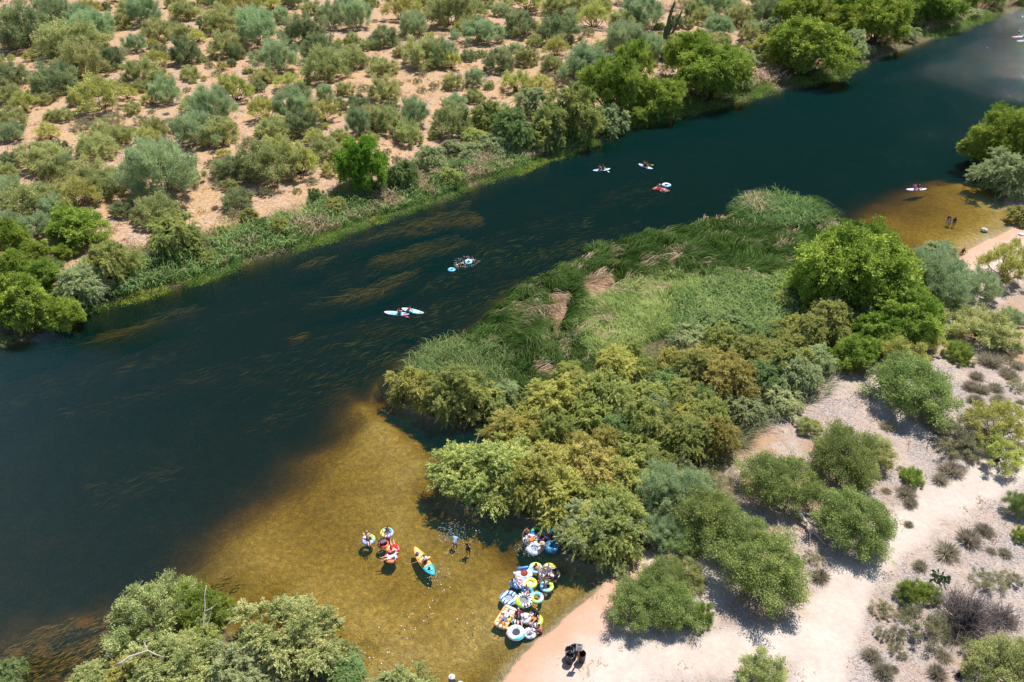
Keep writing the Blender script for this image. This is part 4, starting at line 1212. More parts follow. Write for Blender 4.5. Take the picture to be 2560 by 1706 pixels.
    if top:
        c = Build(); ex = .017
        for q in (-1, 1):
            blob(c, p + s * .055 * q + t * .06, p + s * .07 * q + t * .20, .098 + ex, .088 + ex)
            blob(c, p + s * .06 * q + t * .22, p + s * .085 * q + t * .36, .092 + ex, .094 + ex)
        blob(c, shl, shr, .068 + ex, .068 + ex)
        for (sh, e) in ((shl, el), (shr, er)): blob(c, sh, sh + (e - sh) * .55, .058 + ex, .048 + ex)
        link('shirt', remeshed(c, 'shirt', .028, 2), cloth(top, CC[top]), root)
    if vest:
        c = Build()
        for q in (-1, 1): blob(c, p + s * .06 * q + t * .12, p + s * .08 * q + t * .40, .125, .12)
        link('life_vest', remeshed(c, 'life_vest', .028, 2), cloth(vest, CC[vest]), root)
    if hat:
        hm = hat_mesh(head + hd * .055, unit(hd - face * .08), .22 if hat != 'cap' else .13)
        link('hat', hm, {'straw': plain('straw', (.62, .46, .24), .9, .1), 'white': plain('white_hat', (.80, .78, .74), .9, .1), 'cap': plain('cap', (.7, .7, .7), .8, .1)}[hat], root)
    return root

STAND = dict()
BEND = dict(p=(0, -.1, .90), t=(0, .75, .65), f=(0, .65, -.75), hl=(-.16, .55, .75), hr=(.2, .5, .70), head=(0, .9, .4))
HANDSUP = dict(p=(0, 0, .92), hl=(-.10, .16, 1.52), hr=(.13, .14, 1.50), ep=(0, .6, -.3), t=(0, .06, 1))
REACH = dict(p=(0, 0, .90), t=(0, .35, .94), hl=(-.25, .55, 1.05), hr=(.22, .50, .95))
ARMSOUT = dict(p=(0, 0, .92), hl=(-.45, .30, 1.05), hr=(.45, .30, 1.05))
SITTUBE = dict(p=(0, -.12, .16), t=(0, -.50, .86), f=(0, .86, .50), hl=(-.42, .06, .34), hr=(.42, .06, .34), fl=(-.14, .72, .30), fr=(.16, .76, .28), kp=(0, .2, 1), head=(0, -.25, .95))
LIETUBE = dict(p=(0, -.05, .22), t=(0, -.85, .42), f=(0, .42, .85), hl=(-.42, -.12, .34), hr=(.42, -.12, .34), fl=(-.16, .88, .22), fr=(.20, .84, .24), kp=(0, .1, 1), head=(0, -.6, .8))
SITEDGE = dict(p=(0, -.15, .42), t=(0, -.08, 1), hl=(-.26, .10, .52), hr=(.26, .10, .52), fl=(-.12, .42, .02), fr=(.12, .42, .02), kp=(0, 1, .6))
KNEEL = dict(p=(0, -.12, .30), t=(0, .12, 1), hl=(-.24, .30, .48), hr=(.26, .34, .50), fl=(-.13, -.25, .05), fr=(.13, -.25, .05), kp=(0, 1, -.1))
SITBOARD = dict(p=(0, -.05, .14), t=(0, -.12, 1), hl=(-.28, .28, .38), hr=(.28, .28, .38), fl=(-.16, .55, .08), fr=(.16, .55, .08), kp=(0, .1, 1))
SITLEAN = dict(p=(0, -.05, .14), t=(.1, .5, .85), hl=(-.24, .42, .30), hr=(.28, .45, .30), fl=(-.16, .62, .08), fr=(.16, .62, .08), kp=(0, .1, 1))
HUG = dict(p=(0, 0, .11), t=(0, .28, .95), hl=(-.12, .48, .30), hr=(.12, .48, .30), fl=(-.12, .50, .05), fr=(.12, .50, .05), kp=(0, .1, 1), head=(0, .4, .9))
SITLEGS = dict(p=(0, 0, .11), t=(0, -.25, .97), hl=(-.28, -.25, .06), hr=(.28, -.25, .06), fl=(-.12, .82, .06), fr=(.14, .80, .06), kp=(0, .1, 1))
PADDLE = dict(p=(0, 0, .88), t=(0, .15, 1), hl=(.18, .30, 1.30), hr=(.42, .30, .85), fl=(-.16, 0, .06), fr=(.16, 0, .06))
SWIM = dict(p=(0, -.45, -.08), t=(0, .95, .25), f=(0, .25, -.95), hl=(-.40, .35, .05), hr=(.40, .35, .05), fl=(-.12, -1.2, -.25), fr=(.12, -1.2, -.25), kp=(0, -.2, -1), head=(0, .7, .7))
WAISTDEEP = dict(p=(0, 0, .92), hl=(-.42, .12, .92), hr=(.40, .15, .92))

# ================================================================ FLOATS
def mat_pvc(name, fn, rough=.28):
    m, nt, out = new_mat(name); nb = NB(nt)
    tc = nb.n('ShaderNodeTexCoord').outputs['Object']
    col = fn(nb, tc)
    principled(nb, out, col, rough, .5, Coat_Weight=.15)
    return m
def ramp(nb, fac, stops):
    r = nb.n('ShaderNodeValToRGB'); nb.set(r.inputs[0], fac)
    els = r.color_ramp.elements
    while len(els) < len(stops): els.new(.5)
    for e, (p, c) in zip(els, stops): e.position = p; e.color = (*c, 1)
    return r.outputs[0]
def f_rainbow(stops):
    def f(nb, tc):
        g = nb.n('ShaderNodeTexGradient', gradient_type='RADIAL'); nb.set(g.inputs[0], tc)
        return ramp(nb, g.outputs['Fac'], stops)
    return f
PAST = [(0, (.55, .45, .75)), (.2, (.25, .50, .80)), (.4, (.25, .68, .60)), (.55, (.55, .75, .18)), (.72, (.78, .70, .12)), (.85, (.80, .42, .38)), (1, (.55, .45, .75))]
LIMEY = [(0, (.30, .65, .72)), (.25, (.50, .72, .12)), (.5, (.72, .72, .10)), (.7, (.25, .62, .45)), (.85, (.12, .40, .70)), (1, (.30, .65, .72))]
def f_stripe(a, b, scale, thr=.5, wob=2.0, rot=.6):
    def f(nb, tc):
        mp = nb.n('ShaderNodeMapping', i_Vector=tc); mp.inputs['Rotation'].default_value = (0, 0, rot)
        w = nb.n('ShaderNodeTexWave', i_Scale=scale, i_Distortion=wob); nb.set(w.inputs['Vector'], mp.outputs[0]); w.inputs['Detail Scale'].default_value = 1.2
        return nb.mix(nb.ss(thr - .04, thr + .04, w.outputs['Fac']), a, b)
    return f
def f_zebra(side):
    def f(nb, tc):
        g = nb.n('ShaderNodeTexGradient', gradient_type='RADIAL'); nb.set(g.inputs[0], tc)
        nz = nb.noise(tc, 4, 2)
        s = nb.math('SINE', nb.math('ADD', nb.math('MULTIPLY', g.outputs['Fac'], 2 * math.pi * 15), nb.math('MULTIPLY', nz, 5)))
        c = nb.mix(nb.ss(-.05, .12, s), (.03, .03, .035), (.74, .74, .74))
        sep = nb.n('ShaderNodeSeparateXYZ', i_0=tc)
        return nb.mix(nb.ss(-.25, -.35, sep.outputs[0]), c, side)
    return f
def f_two(a, b, axis, at, sm=.03):
    def f(nb, tc):
        sep = nb.n('ShaderNodeSeparateXYZ', i_0=tc)
        return nb.mix(nb.ss(at - sm, at + sm, sep.outputs[axis]), a, b)
    return f
def f_splotch(a, b, sc, thr=.5):
    def f(nb, tc): return nb.mix(nb.ss(thr - .04, thr + .04, nb.noise(tc, sc, 2, .5, .6)), a, b)
    return f
def f_flat(c):
    def f(nb, tc): return nb.mix(nb.noise(tc, 3, 2), tuple(q * .93 for q in c), c)
    return f
WHT = (.76, .77, .79)
def torus(R_, r, nu=40, nv=14, flat=1.0, cx=0, cy_=0, z=None):
    z = r * flat * .75 if z is None else z
    V = []; F = []
    for i in range(nu):
        a = 2 * math.pi * i / nu
        wr = 1 + .012 * math.sin(9 * a)
        for j in range(nv):
            b = 2 * math.pi * j / nv
            V.append((cx + (R_ + r * math.cos(b) * wr) * math.cos(a), cy_ + (R_ + r * math.cos(b) * wr) * math.sin(a), z + r * flat * math.sin(b)))
            F.append((i * nv + j, ((i + 1) % nu) * nv + j, ((i + 1) % nu) * nv + (j + 1) % nv, i * nv + (j + 1) % nv))
    return V, F
def disc(r, z, n=28, cx=0, cy_=0):
    return [(cx, cy_, z)] + [(cx + r * math.cos(2 * math.pi * k / n), cy_ + r * math.sin(2 * math.pi * k / n), z) for k in range(n)], [(0, 1 + k, 1 + (k + 1) % n, 0) for k in range(n)]
def solid(b, prof, n=20, cx=0, cy_=0, mi=0):
    """lathe profile [(r,z)...]"""
    V = []; F = []
    for r, z in prof:
        for k in range(n):
            a = 2 * math.pi * k / n; V.append((cx + r * math.cos(a), cy_ + r * math.sin(a), z))
    for i in range(len(prof) - 1):
        for k in range(n):
            k2 = (k + 1) % n; F.append((i * n + k, i * n + k2, (i + 1) * n + k2, (i + 1) * n + k))
    b.add(V, F, mi)
MESHF = plain('dark_mesh_floor', (.06, .06, .07), .8, .2)
HANDLE = plain('black_webbing', (.03, .03, .035), .8, .2)

def swim_ring(px, py, R_, label, mat, rz=0.0, hole=.42, floor=None, cup=None, back=None, handles=2, rope=False, tilt=None, group='inflatable tubes at the sandy bank'):
    """R_ outer radius in metres"""
    x, y = W(px, py, .14)
    r = R_ * (1 - hole) / 2; Rc = R_ - r
    o = empty('swim_ring', (float(x), float(y), -.04), rz)
    if tilt: o.rotation_euler = (tilt[0], tilt[1], rz)
    tag(o, label, 'float', group)
    b = Build(); b.add(*torus(Rc, r, flat=.82)); link('ring', b.mesh('ring'), mat, o)
    zt = r * .82 * 1.75
    if floor:
        b = Build(); V, F = disc(Rc - r * .75, .10); b.add(V, F); V, F = disc(Rc - r * .75, .085); b.add(V, [q[::-1] if False else q for q in F]); link('mesh_floor', b.mesh('mesh_floor', False), floor, o)
    if cup is not None:
        for a in cup[1]:
            b = Build(); cx, cy2 = Rc * math.cos(a), Rc * math.sin(a)
            solid(b, [(.001, zt - .05), (.062, zt - .05), (.070, zt + .012), (.085, zt + .012), (.088, zt - .03)], 16, cx, cy2)
            link('cup_holder', b.mesh('cup_holder'), cup[0], o)
    if back is not None:
        b = Build(); V, F, F2 = capsule((-R_ * .55, Rc * .86, zt + .09), (R_ * .55, Rc * .86, zt + .09), .12, .12, 12); b.add(V, F); b.add(V, [q for q in []])
        link('backrest', b.mesh('backrest'), back, o)
    for i in range(handles):
        a = math.pi * i + .5; c = np.array([math.cos(a), math.sin(a), 0]); tn = np.array([-math.sin(a), math.cos(a), 0])
        p0 = c * Rc + [0, 0, zt - .01]
        b = Build(); b.tube([p0 - tn * .09, p0 - tn * .05 + [0, 0, .035], p0 + tn * .05 + [0, 0, .035], p0 + tn * .09], .012, 5)
        link('handle', b.mesh('handle'), HANDLE, o)
    if rope:
        b = Build(); b.add(*torus(R_ * 1.01, .012, 40, 5, z=r * .62)); link('rope', b.mesh('rope'), plain('white_rope', (.7, .7, .68), .8, .1), o)
    return o

def sup_outline(L, Wd, nose=.34, tail=.5, n=28):
    pts = []
    for i in range(n + 1):
        t = i / n
        k = (math.sin(math.pi * min(1, t / (2 * nose)) / 1) if False else 1)
        w = (1 - (abs(t - .5) * 2) ** 2.6) ** .62 if True else 1
        if t < .5: w = max(0, 1 - ((.5 - t) * 2) ** 2.0) ** .62
        else: w = max(0, 1 - ((t - .5) * 2) ** 3.2) ** .75
        pts.append((L * (.5 - t), max(w, .001) * Wd / 2))
    return pts
def board_mesh(L, Wd, th, name, pad=0.0, z0=0.0, rise=.07, x0=None, x1=None):
    pr = sup_outline(L, Wd)
    if x0 is not None: pr = [q for q in pr if x0 <= q[0] <= x1]
    b = Build(); V = []; F = []
    cs = [(-1, .5), (-.93, 1.0), (-.5, 1.02), (0, 1.03), (.5, 1.02), (.93, 1.0), (1, .5), (.90, 0), (0, -.02), (-.90, 0)]
    n = len(cs)
    for (x, w) in pr:
        w = max(w - pad, .004)
        k = abs(x) / (L / 2); up = rise * max(0, k - .6) / .4 * (1.0 if x > 0 else .4)
        for (a, c) in cs: V.append((x, a * w, z0 + up + th * c))
    for i in range(len(pr) - 1):
        for j in range(n):
            j2 = (j + 1) % n; F.append((i * n + j, i * n + j2, (i + 1) * n + j2, (i + 1) * n + j))
    b.add(V, F); b.f.append(list(range(n))); b.m.append(0); o = (len(pr) - 1) * n; b.f.append([o + j for j in range(n)][::-1]); b.m.append(0)
    return b.mesh(name)

def paddle_board(px, py, rz, L, label, hull, pad, patch=None, Wd=.82, group='paddle boards on the river'):
    x, y = W(px, py, .08)
    o = empty('paddle_board', (float(x), float(y), .0), rz); tag(o, label, 'paddle board', group)
    link('hull', board_mesh(L, Wd, .12, 'hull'), hull, o)
    link('deck_pad', board_mesh(L, Wd, .008, 'deck_pad', pad=.09, z0=.118, x0=-L * .42, x1=L * .20), pad, o)
    if patch is not None:
        link('nose_panel', board_mesh(L, Wd, .007, 'nose_panel', pad=.10, z0=.119, x0=L * .24, x1=L * .40), patch, o)
    b = Build(); b.tube([(L * .42, 0, .13), (L * .36, .0, .17), (L * .30, 0, .13)], .012, 5); link('handle', b.mesh('handle'), HANDLE, o)
    b = Build(); b.add([(-L * .42, -.008, .02), (-L * .34, -.008, .02), (-L * .44, -.008, -.18), (-L * .42, .008, .02), (-L * .34, .008, .02), (-L * .44, .008, -.18)], [(0, 1, 2, 0), (3, 5, 4, 3), (0, 3, 4, 1), (1, 4, 5, 2), (2, 5, 3, 0)]); link('fin', b.mesh('fin', False), HANDLE, o)
    return o
def paddle(px, py, z, rz, label, shaftc=(.1, .1, .11), bladec=(.65, .66, .68), L=1.9, tilt=0.0):
    x, y = W(px, py, z)
    o = empty('paddle', (float(x), float(y), z), rz); o.rotation_euler = (0, tilt, rz); tag(o, label, 'paddle', 'paddles')
    b = Build(); b.tube([(-L / 2, 0, 0), (L / 2 - .35, 0, 0)], .016, 6); link('shaft', b.mesh('shaft'), plain('shaft%s' % (shaftc,), shaftc, .4, .4), o)
    b = Build(); b.add([(L / 2 - .40, -.03, .01), (L / 2 - .28, -.09, .01), (L / 2, -.08, .01), (L / 2 + .03, 0, .01), (L / 2, .08, .01), (L / 2 - .28, .09, .01), (L / 2 - .40, .03, .01)] + [(L / 2 - .40, -.03, -.01), (L / 2 - .28, -.09, -.01), (L / 2, -.08, -.01), (L / 2 + .03, 0, -.01), (L / 2, .08, -.01), (L / 2 - .28, .09, -.01), (L / 2 - .40, .03, -.01)], [])
    b.f += [list(range(7)), list(range(13, 6, -1))] + [[i, i + 7, (i + 1) % 7 + 7, (i + 1) % 7] for i in range(7)]; b.m += [0] * 9
    link('blade', b.mesh('blade', False), plain('blade%s' % (bladec,), bladec, .4, .4), o)
    return o
# ================================================================ FLOATS AND PEOPLE WHERE THEY ARE
SG = 'inflatable tubes at the sandy bank'
def at(px, py, z=0.0, dz=None):
    x, y = W(px, py, z + .25 if dz is None else dz)
    return (float(x), float(y), z)
def wade(px, py, **kw):
    """standing place: (px,py) is where the body meets the water"""
    x, y = W(px, py, 0)
    return (float(x), float(y), hz(x, y))
M_ = {}
def pv(key, fn, rough=.28):
    if key not in M_: M_[key] = mat_pvc(key, fn, rough)
    return M_[key]
NET = plain('grey_mesh', (.30, .31, .34), .8, .2); CUPB = plain('blue_cup', (.05, .30, .55), .5, .4); CUPD = plain('dark_cup', (.05, .05, .06), .5, .4)
# --- group by the amber pool, left
swim_ring(921, 1348, .58, 'pastel rainbow tube, left of the pair above the black cooler', pv('pastel_a', f_rainbow(PAST)), .4, group=SG)
swim_ring(967, 1331, .58, 'pastel rainbow tube, right of the pair above the black cooler', pv('pastel_b', f_rainbow(PAST[:-1] + [(1, PAST[0][1])])), 2.4, group=SG)
swim_ring(982, 1371, .56, 'orange and red tube with a person leaning back, below the black cooler', pv('orange_ring', f_two((.80, .35, .10), (.62, .04, .05), 0, .05, .3)), .2, floor=plain('coral_floor', (.6, .2, .15), .6, .3), group=SG)
swim_ring(978, 1393, .60, 'coral red tube carrying the woman whose legs point left', pv('coral_ring', f_two((.85, .26, .08), (.66, .05, .10), 1, .0, .3)), -.2, floor=plain('coral_floor', (.6, .2, .15), .6, .3), back=plain('red_pvc', (.62, .06, .08), .35, .4), group=SG)
person(at(921, 1349, .04), R(200), dict(SITTUBE, fl=(-.05, .70, .20), fr=(.1, .74, .20), hr=(.3, -.35, .62), hl=(-.45, .1, .3)), 'person in dark shorts sitting on the left pastel tube', 'fair', 'dark', None, 'black')
person(at(967, 1331, .04), R(175), dict(SITTUBE, p=(0, -.1, .05)), 'person sitting low inside the right pastel tube', 'brown', 'dark', None, 'blue', size=.9)
person(at(983, 1370, .04), R(20), dict(LIETUBE, fl=(-.05, .82, .36), fr=(.22, .85, .34)), 'person lying in the orange tube with both feet up', 'fair', 'brown', None, 'red')
person(at(976, 1393, .04), R(100), dict(LIETUBE, fl=(-.25, .95, .12), fr=(.12, .98, .14)), 'woman in a white swimsuit lying in the coral red tube', 'fair', 'brown', 'white', 'white', long_hair=True)
def cooler(px, py, rz, label, s=1.0):
    x, y = W(px, py, .2)
    o = empty('cooler_float', (float(x), float(y), -.03), rz, s); tag(o, label, 'cooler')
    b = Build(); b.add(*torus(.34, .11, 32, 10, .8)); link('ring', b.mesh('ring'), pv('red_ring', f_flat((.60, .07, .05))), o)
    b = Build()
    def bx(b, c, d, mi=0):
        cx, cy2, cz = c; dx, dy, dz = [q / 2 for q in d]
        V = [(cx + i * dx, cy2 + j * dy, cz + k * dz) for k in (-1, 1) for (i, j) in ((-1, -1), (1, -1), (1, 1), (-1, 1))]
        b.add(V, [(3, 2, 1, 0), (4, 5, 6, 7), (0, 1, 5, 4), (1, 2, 6, 5), (2, 3, 7, 6), (3, 0, 4, 7)], mi)
    bx(b, (0, 0, .20), (.50, .36, .34)); link('box', b.mesh('box', False), plain('black_plastic', (.025, .026, .03), .4, .4), o)
    b = Build(); bx(b, (0, 0, .39), (.52, .38, .035)); link('lid', b.mesh('lid', False), plain('black_lid', (.05, .05, .06), .4, .4), o)
    for i in range(4):
        b = Build(); bx(b, (-.17 + i * .115, 0, .412), (.04, .30, .012)); link('rib', b.mesh('rib', False), plain('grey_rib', (.20, .21, .23), .5, .4), o)
    return o
cooler(959, 1357, .5, 'black ribbed cooler floating in a red ring between the tubes')

# --- big orange and turquoise board
x, y = W(1060, 1404, .1)
kb = empty('kayak_board', (float(x), float(y), .0), R(123)); tag(kb, 'wide orange and turquoise sit-on board with a kneeling paddler', 'paddle board', 'paddle boards on the river')
link('hull', board_mesh(3.35, .92, .16, 'hull', rise=.10), pv('orange_teal', f_two((.05, .40, .48), (.86, .38, .08), 0, -.55)), kb)
link('deck_pad', board_mesh(3.35, .92, .010, 'deck_pad', pad=.14, z0=.156, x0=-.5, x1=1.0), pv('yellow_pad', f_flat((.80, .44, .12)), .6), kb)
link('tail_panel', board_mesh(3.35, .92, .010, 'tail_panel', pad=.16, z0=.156, x0=-1.40, x1=-.66), pv('teal_pad', f_splotch((.05, .35, .42), (.20, .55, .60), 3), .6), kb)
b = Build(); b.tube([(-1.2, -.2, .19), (-1.2, .2, .19)], .015, 5); b.tube([(-.95, -.2, .19), (-.95, .2, .19)], .015, 5); link('bungee', b.mesh('bungee'), HANDLE, kb)
person(at(1061, 1402, .16), R(125), dict(KNEEL, hr=(.35, .35, .3), hl=(-.2, .42, .6)), 'paddler with blond hair kneeling on the orange board', 'tan', 'blond', 'white', 'maroon', long_hair=True)
b = Build(); solid(b, [(.001, 0), (.13, 0), (.16, .10), (.13, .20), (.001, .22)], 14)
o = empty('dry_bag', at(1043, 1385, .16, .25)); tag(o, 'blue round dry bag on the front of the orange board', 'bag'); link('bag_body', b.mesh('bag_body'), plain('blue_bag', (.10, .14, .38), .5, .3), o)
b = Build(); b.add(*torus(.05, .012, 14, 5, z=.23)); link('handle', b.mesh('handle'), HANDLE, o)
b = Build(); solid(b, [(.001, 0), (.10, 0), (.12, .08), (.09, .16), (.001, .17)], 12)
o = empty('shoe_bag', at(1073, 1421, .16, .25)); tag(o, 'dark green bag lying on the turquoise tail of the orange board', 'bag'); link('bag_body', b.mesh('bag_body'), plain('dark_green_bag', (.03, .10, .07), .7, .2), o)
b = Build(); b.add(*torus(.04, .012, 14, 5, z=.18)); link('handle', b.mesh('handle'), HANDLE, o)
paddle(1049, 1402, .36, R(25), 'paddle held across the orange board', (.7, .4, .15), (.85, .5, .2), 1.8)
# --- waders in the pool
person(wade(1137, 1356), R(-15), dict(BEND), 'person in a light blue shirt bending over and splashing', 'fair', 'dark', 'sky', 'denim')
person(wade(1171, 1371), R(160), dict(HANDSUP), 'person in dark clothes standing in the pool with hands at the face', 'tan', 'dark', 'black', 'navy')

# --- upper cluster under the tamarisk
swim_ring(1342, 1328, .55, 'green and blue tube in the shade below the tamarisk', pv('green_blue', f_two((.03, .18, .55), (.12, .50, .05), 1, .05, .12)), 0)
person(wade(1317, 1338), R(170), dict(HANDSUP, hl=(-.35, .25, .85), hr=(.30, .45, 1.0)), 'person standing in the shade left of the green and blue tube', 'tan', 'dark', None, 'navy')
swim_ring(1375, 1335, .70, 'large tube under a grey blue cover, beside the bare twigs', pv('grey_cover', f_splotch((.10, .20, .26), (.42, .52, .56), 5)), .3, hole=.30, tilt=(R(8), 0))
swim_ring(1326, 1349, .66, 'pale blue and white tube with a person lying across it', pv('white_blue_a', f_splotch(WHT, (.28, .45, .60), 4, .55)), .8, floor=NET)
person(at(1328, 1350, .05), R(-60), dict(LIETUBE, fl=(-.1, .8, .28), fr=(.16, .8, .30)), 'person in orange shorts lying in the pale blue and white tube', 'brown', 'dark', None, 'orange')
swim_ring(1336, 1371, .66, 'white tube with short blue stripes and a blue cup holder', pv('white_blue_stripe', f_stripe((.12, .25, .55), WHT, 3.2, .22, 1.0)), .3, floor=NET, cup=(CUPB, [4.0]), rope=True)
person(wade(1318, 1368), R(-60), dict(REACH), 'person in a red top crouching beside the striped tube', 'fair', 'brown', 'red', 'black', size=.9)
person(wade(1355, 1377), R(8), dict(ARMSOUT), 'man in a straw hat and yellow shorts with his back to us', 'tan', 'brown', None, 'yellow', hat='straw')
o = swim_ring(1379, 1369, .68, 'round float wrapped in a deep blue cover', pv('deep_blue_cover', f_splotch((.01, .10, .22), (.03, .24, .42), 5), .5), .3, hole=.05, handles=0)
swim_ring(1357, 1347, .50, 'dark purple tube behind the man in the straw hat', pv('dark_purple', f_flat((.05, .03, .12))), .3, handles=1)
person(at(1357, 1346, .03), R(30), dict(SITTUBE), 'person in a purple shirt sitting in the dark tube', 'brown', 'dark', 'purple', 'black', size=.9)
person(wade(1375, 1350), R(-30), dict(REACH), 'person in a teal top leaning on the grey blue cover', 'brown', 'dark', 'teal', 'maroon', size=.9)
# --- middle cluster
swim_ring(1310, 1434, .66, 'white tube with a blue backrest and a red ball in its hole', pv('white_navyedge', f_two((.15, .28, .60), WHT, 1, -.38, .05)), .2, back=plain('blue_pvc', (.06, .22, .55), .35, .4), rope=True)
b = Build(); solid(b, [(.001, -.17), (.12, -.14), (.19, 0), (.12, .14), (.001, .17)], 18); b2 = Build(); solid(b2, [(.035, .15), (.04, .175), (.001, .18)], 10)
o = empty('red_ball', at(1309, 1433, .20, .2)); tag(o, 'red ball lying in the hole of the white tube with the blue backrest', 'ball'); link('shell', b.mesh('shell'), plain('red_rubber', (.70, .05, .06), .35, .5), o); link('valve', b2.mesh('valve'), HANDLE, o)
swim_ring(1339, 1419, .56, 'pastel blue and yellow ring at the top of the middle cluster', pv('pastel_c', f_rainbow([(0, (.30, .60, .75)), (.25, (.35, .60, .80)), (.5, (.45, .50, .75)), (.62, (.60, .74, .25)), (.75, (.78, .70, .15)), (.9, (.45, .72, .40)), (1, (.30, .60, .75))])), 0)
swim_ring(1373, 1420, .54, 'plain yellow ring at the upper right of the middle cluster', pv('yellow_ring', f_flat((.66, .60, .06))), 0, hole=.36)
person(wade(1349, 1432), R(35), dict(REACH, t=(0, .7, .7)), 'person with a bare back bending over the pastel blue ring', 'tan', 'dark', None, 'denim')
swim_ring(1385, 1436, .60, 'glossy black tube on the right of the middle cluster', pv('black_ring', f_flat((.018, .018, .02))), .4, back=plain('black_pvc', (.02, .02, .022), .3, .5))
swim_ring(1368, 1444, .62, 'white tube half hidden by the glossy black one', pv('white_b', f_splotch(WHT, (.40, .50, .68), 3, .6)), .4)
person(at(1357, 1438, .10), R(150), dict(SITEDGE), 'blond person sitting on the edge of the white tube', 'fair', 'blond', None, 'white', long_hair=True)
person(at(1369, 1434, .10), R(160), dict(SITEDGE), 'person in a white shirt beside the blond one', 'fair', 'brown', 'white', 'lilac')
person(at(1381, 1447, .06), R(100), dict(SITTUBE), 'person in black sitting in the glossy black tube', 'brown', 'dark', 'black', 'black')
person(wade(1372, 1455), R(170), dict(REACH), 'child in a blue shirt between the black tube and the lime ring', 'tan', 'dark', 'blue', 'purple', size=.7)
swim_ring(1367, 1465, .57, 'lime green and pale blue ring held by the person in purple', pv('lime_ring', f_rainbow(LIMEY)), 1.0)
person(wade(1362, 1474), R(15), dict(REACH), 'person in grey top and purple shorts reaching into the lime ring', 'brown', 'dark', 'grey', 'purple', size=.85)
swim_ring(1326, 1457, .56, 'yellow ring with a pale centre in the middle of the cluster', pv('yellow_ring2', f_flat((.62, .58, .10))), 0, floor=plain('cream_floor', (.66, .62, .42), .6, .3), hole=.36)
swim_ring(1297, 1456, .64, 'white tube with a seated person, left of the yellow ring', pv('white_c', f_two((.10, .25, .60), WHT, 1, -.40, .05)), 0, floor=plain('pink_floor', (.66, .36, .32), .6, .3))
person(at(1294, 1455, .05), R(215), dict(SITTUBE), 'person in patterned shorts sitting in the white tube', 'fair', 'blond', None, 'lilac', hat='cap')
person(wade(1281, 1470), R(10), dict(ARMSOUT, hl=(-.2, .25, 1.0)), 'person with a long bright blue towel round the body', 'brown', 'dark', 'sky', 'sky')
swim_ring(1319, 1479, .50, 'small turquoise and white ring with a child', pv('turq_ring', f_two((.03, .42, .52), WHT, 0, -.05, .15)), 2.8)
person(at(1318, 1478, .03), R(190), dict(SITTUBE), 'child in a blue and pink suit in the small turquoise ring', 'brown', 'dark', 'blue', 'pink', size=.7)
person(wade(1306, 1481), R(-70), dict(REACH), 'child in a turquoise shirt pushing the small ring', 'brown', 'dark', 'teal', 'teal', size=.65)
swim_ring(1342, 1493, .56, 'green, yellow and lilac ring at the lower right of the middle cluster', pv('pastel_d', f_rainbow([(0, (.78, .66, .15)), (.12, (.45, .70, .10)), (.3, (.25, .66, .40)), (.5, (.55, .50, .74)), (.65, (.20, .52, .75)), (.8, (.15, .58, .50)), (.92, (.55, .72, .10)), (1, (.78, .66, .15))])), .2)
swim_ring(1309, 1500, .70, 'black and white zebra tube with a lime green side', pv('zebra', f_zebra((.42, .66, .06))), .3, floor=plain('grey_net', (.22, .22, .24), .8, .2), cup=(CUPD, [5.0]), rope=True)
swim_ring(1272, 1494, .68, 'white tube with broad blue waves at the left of the cluster', pv('blue_wave', f_stripe((.03, .16, .58), WHT, 1.1, .46, 2.5, .9)), .2, floor=NET, cup=(CUPB, [1.4]), rope=True)
# --- lower cluster
x, y = W(1263, 1543, .15)
lo = empty('lounger_float', (float(x), float(y), 0), R(62)); tag(lo, 'orange and white inflatable lounger with a person in a white shirt', 'float', SG)
mo = pv('orange_lounger', f_splotch((.82, .36, .08), (.80, .74, .66), 2.5, .55))
for i in range(5):
    b = Build(); V, F, F2 = capsule((-.86 + i * .36, -.33, .10), (-.86 + i * .36, .33, .10), .17, .17, 12); b.add(V, F); link('cushion_tube', b.mesh('cushion_tube'), mo, lo)
b = Build(); V, F, F2 = capsule((.84, -.34, .20), (.84, .34, .20), .15, .15, 12); b.add(V, F); link('pillow', b.mesh('pillow'), pv('white_pillow', f_flat((.80, .70, .60))), lo)
for s_ in (-1, 1):
    b = Build(); V, F, F2 = capsule((-.85, .46 * s_, .14), (.80, .46 * s_, .14), .10, .10, 10); b.add(V, F); link('side_rail', b.mesh('side_rail'), pv('orange_rail', f_flat((.85, .36, .06))), lo)
person(at(1264, 1541, .20), R(152), dict(LIETUBE, p=(0, .1, .12), t=(0, -.93, .28), fl=(-.16, .95, .10), fr=(.18, .93, .10)), 'person in a white shirt lying on the orange lounger', 'tan', 'dark', 'white', 'denim')
x, y = W(1314, 1546, .15)
db = empty('double_float', (float(x), float(y), -.04), R(-12)); tag(db, 'wide two-seat float with zebra rings, lime sides and a grey centre', 'float', SG)
for s_ in (-1, 1):
    b = Build(); b.add(*torus(.44, .20, 36, 12, .85)); rr = link('ring', b.mesh('ring'), pv('zebra2', f_zebra((.45, .68, .05))), db, (s_ * .72, 0, 0)); rr.rotation_euler = (0, 0, 0 if s_ < 0 else math.pi)
    b = Build(); V, F = disc(.30, .10); b.add(V, F); rr = link('seat_net', b.mesh('seat_net', False), MESHF, db, (s_ * .72, 0, 0))
b = Build(); solid(b, [(.001, .02), (.42, .02), (.50, .16), (.42, .30), (.001, .32)], 24); link('centre_console', b.mesh('centre_console'), pv('pale_console', f_flat((.58, .60, .66))), db)
b = Build(); solid(b, [(.001, .32), (.17, .32), (.18, .42), (.14, .44), (.001, .44)], 20); link('cooler_lid', b.mesh('cooler_lid'), pv('grey_lid', f_flat((.50, .52, .58))), db)
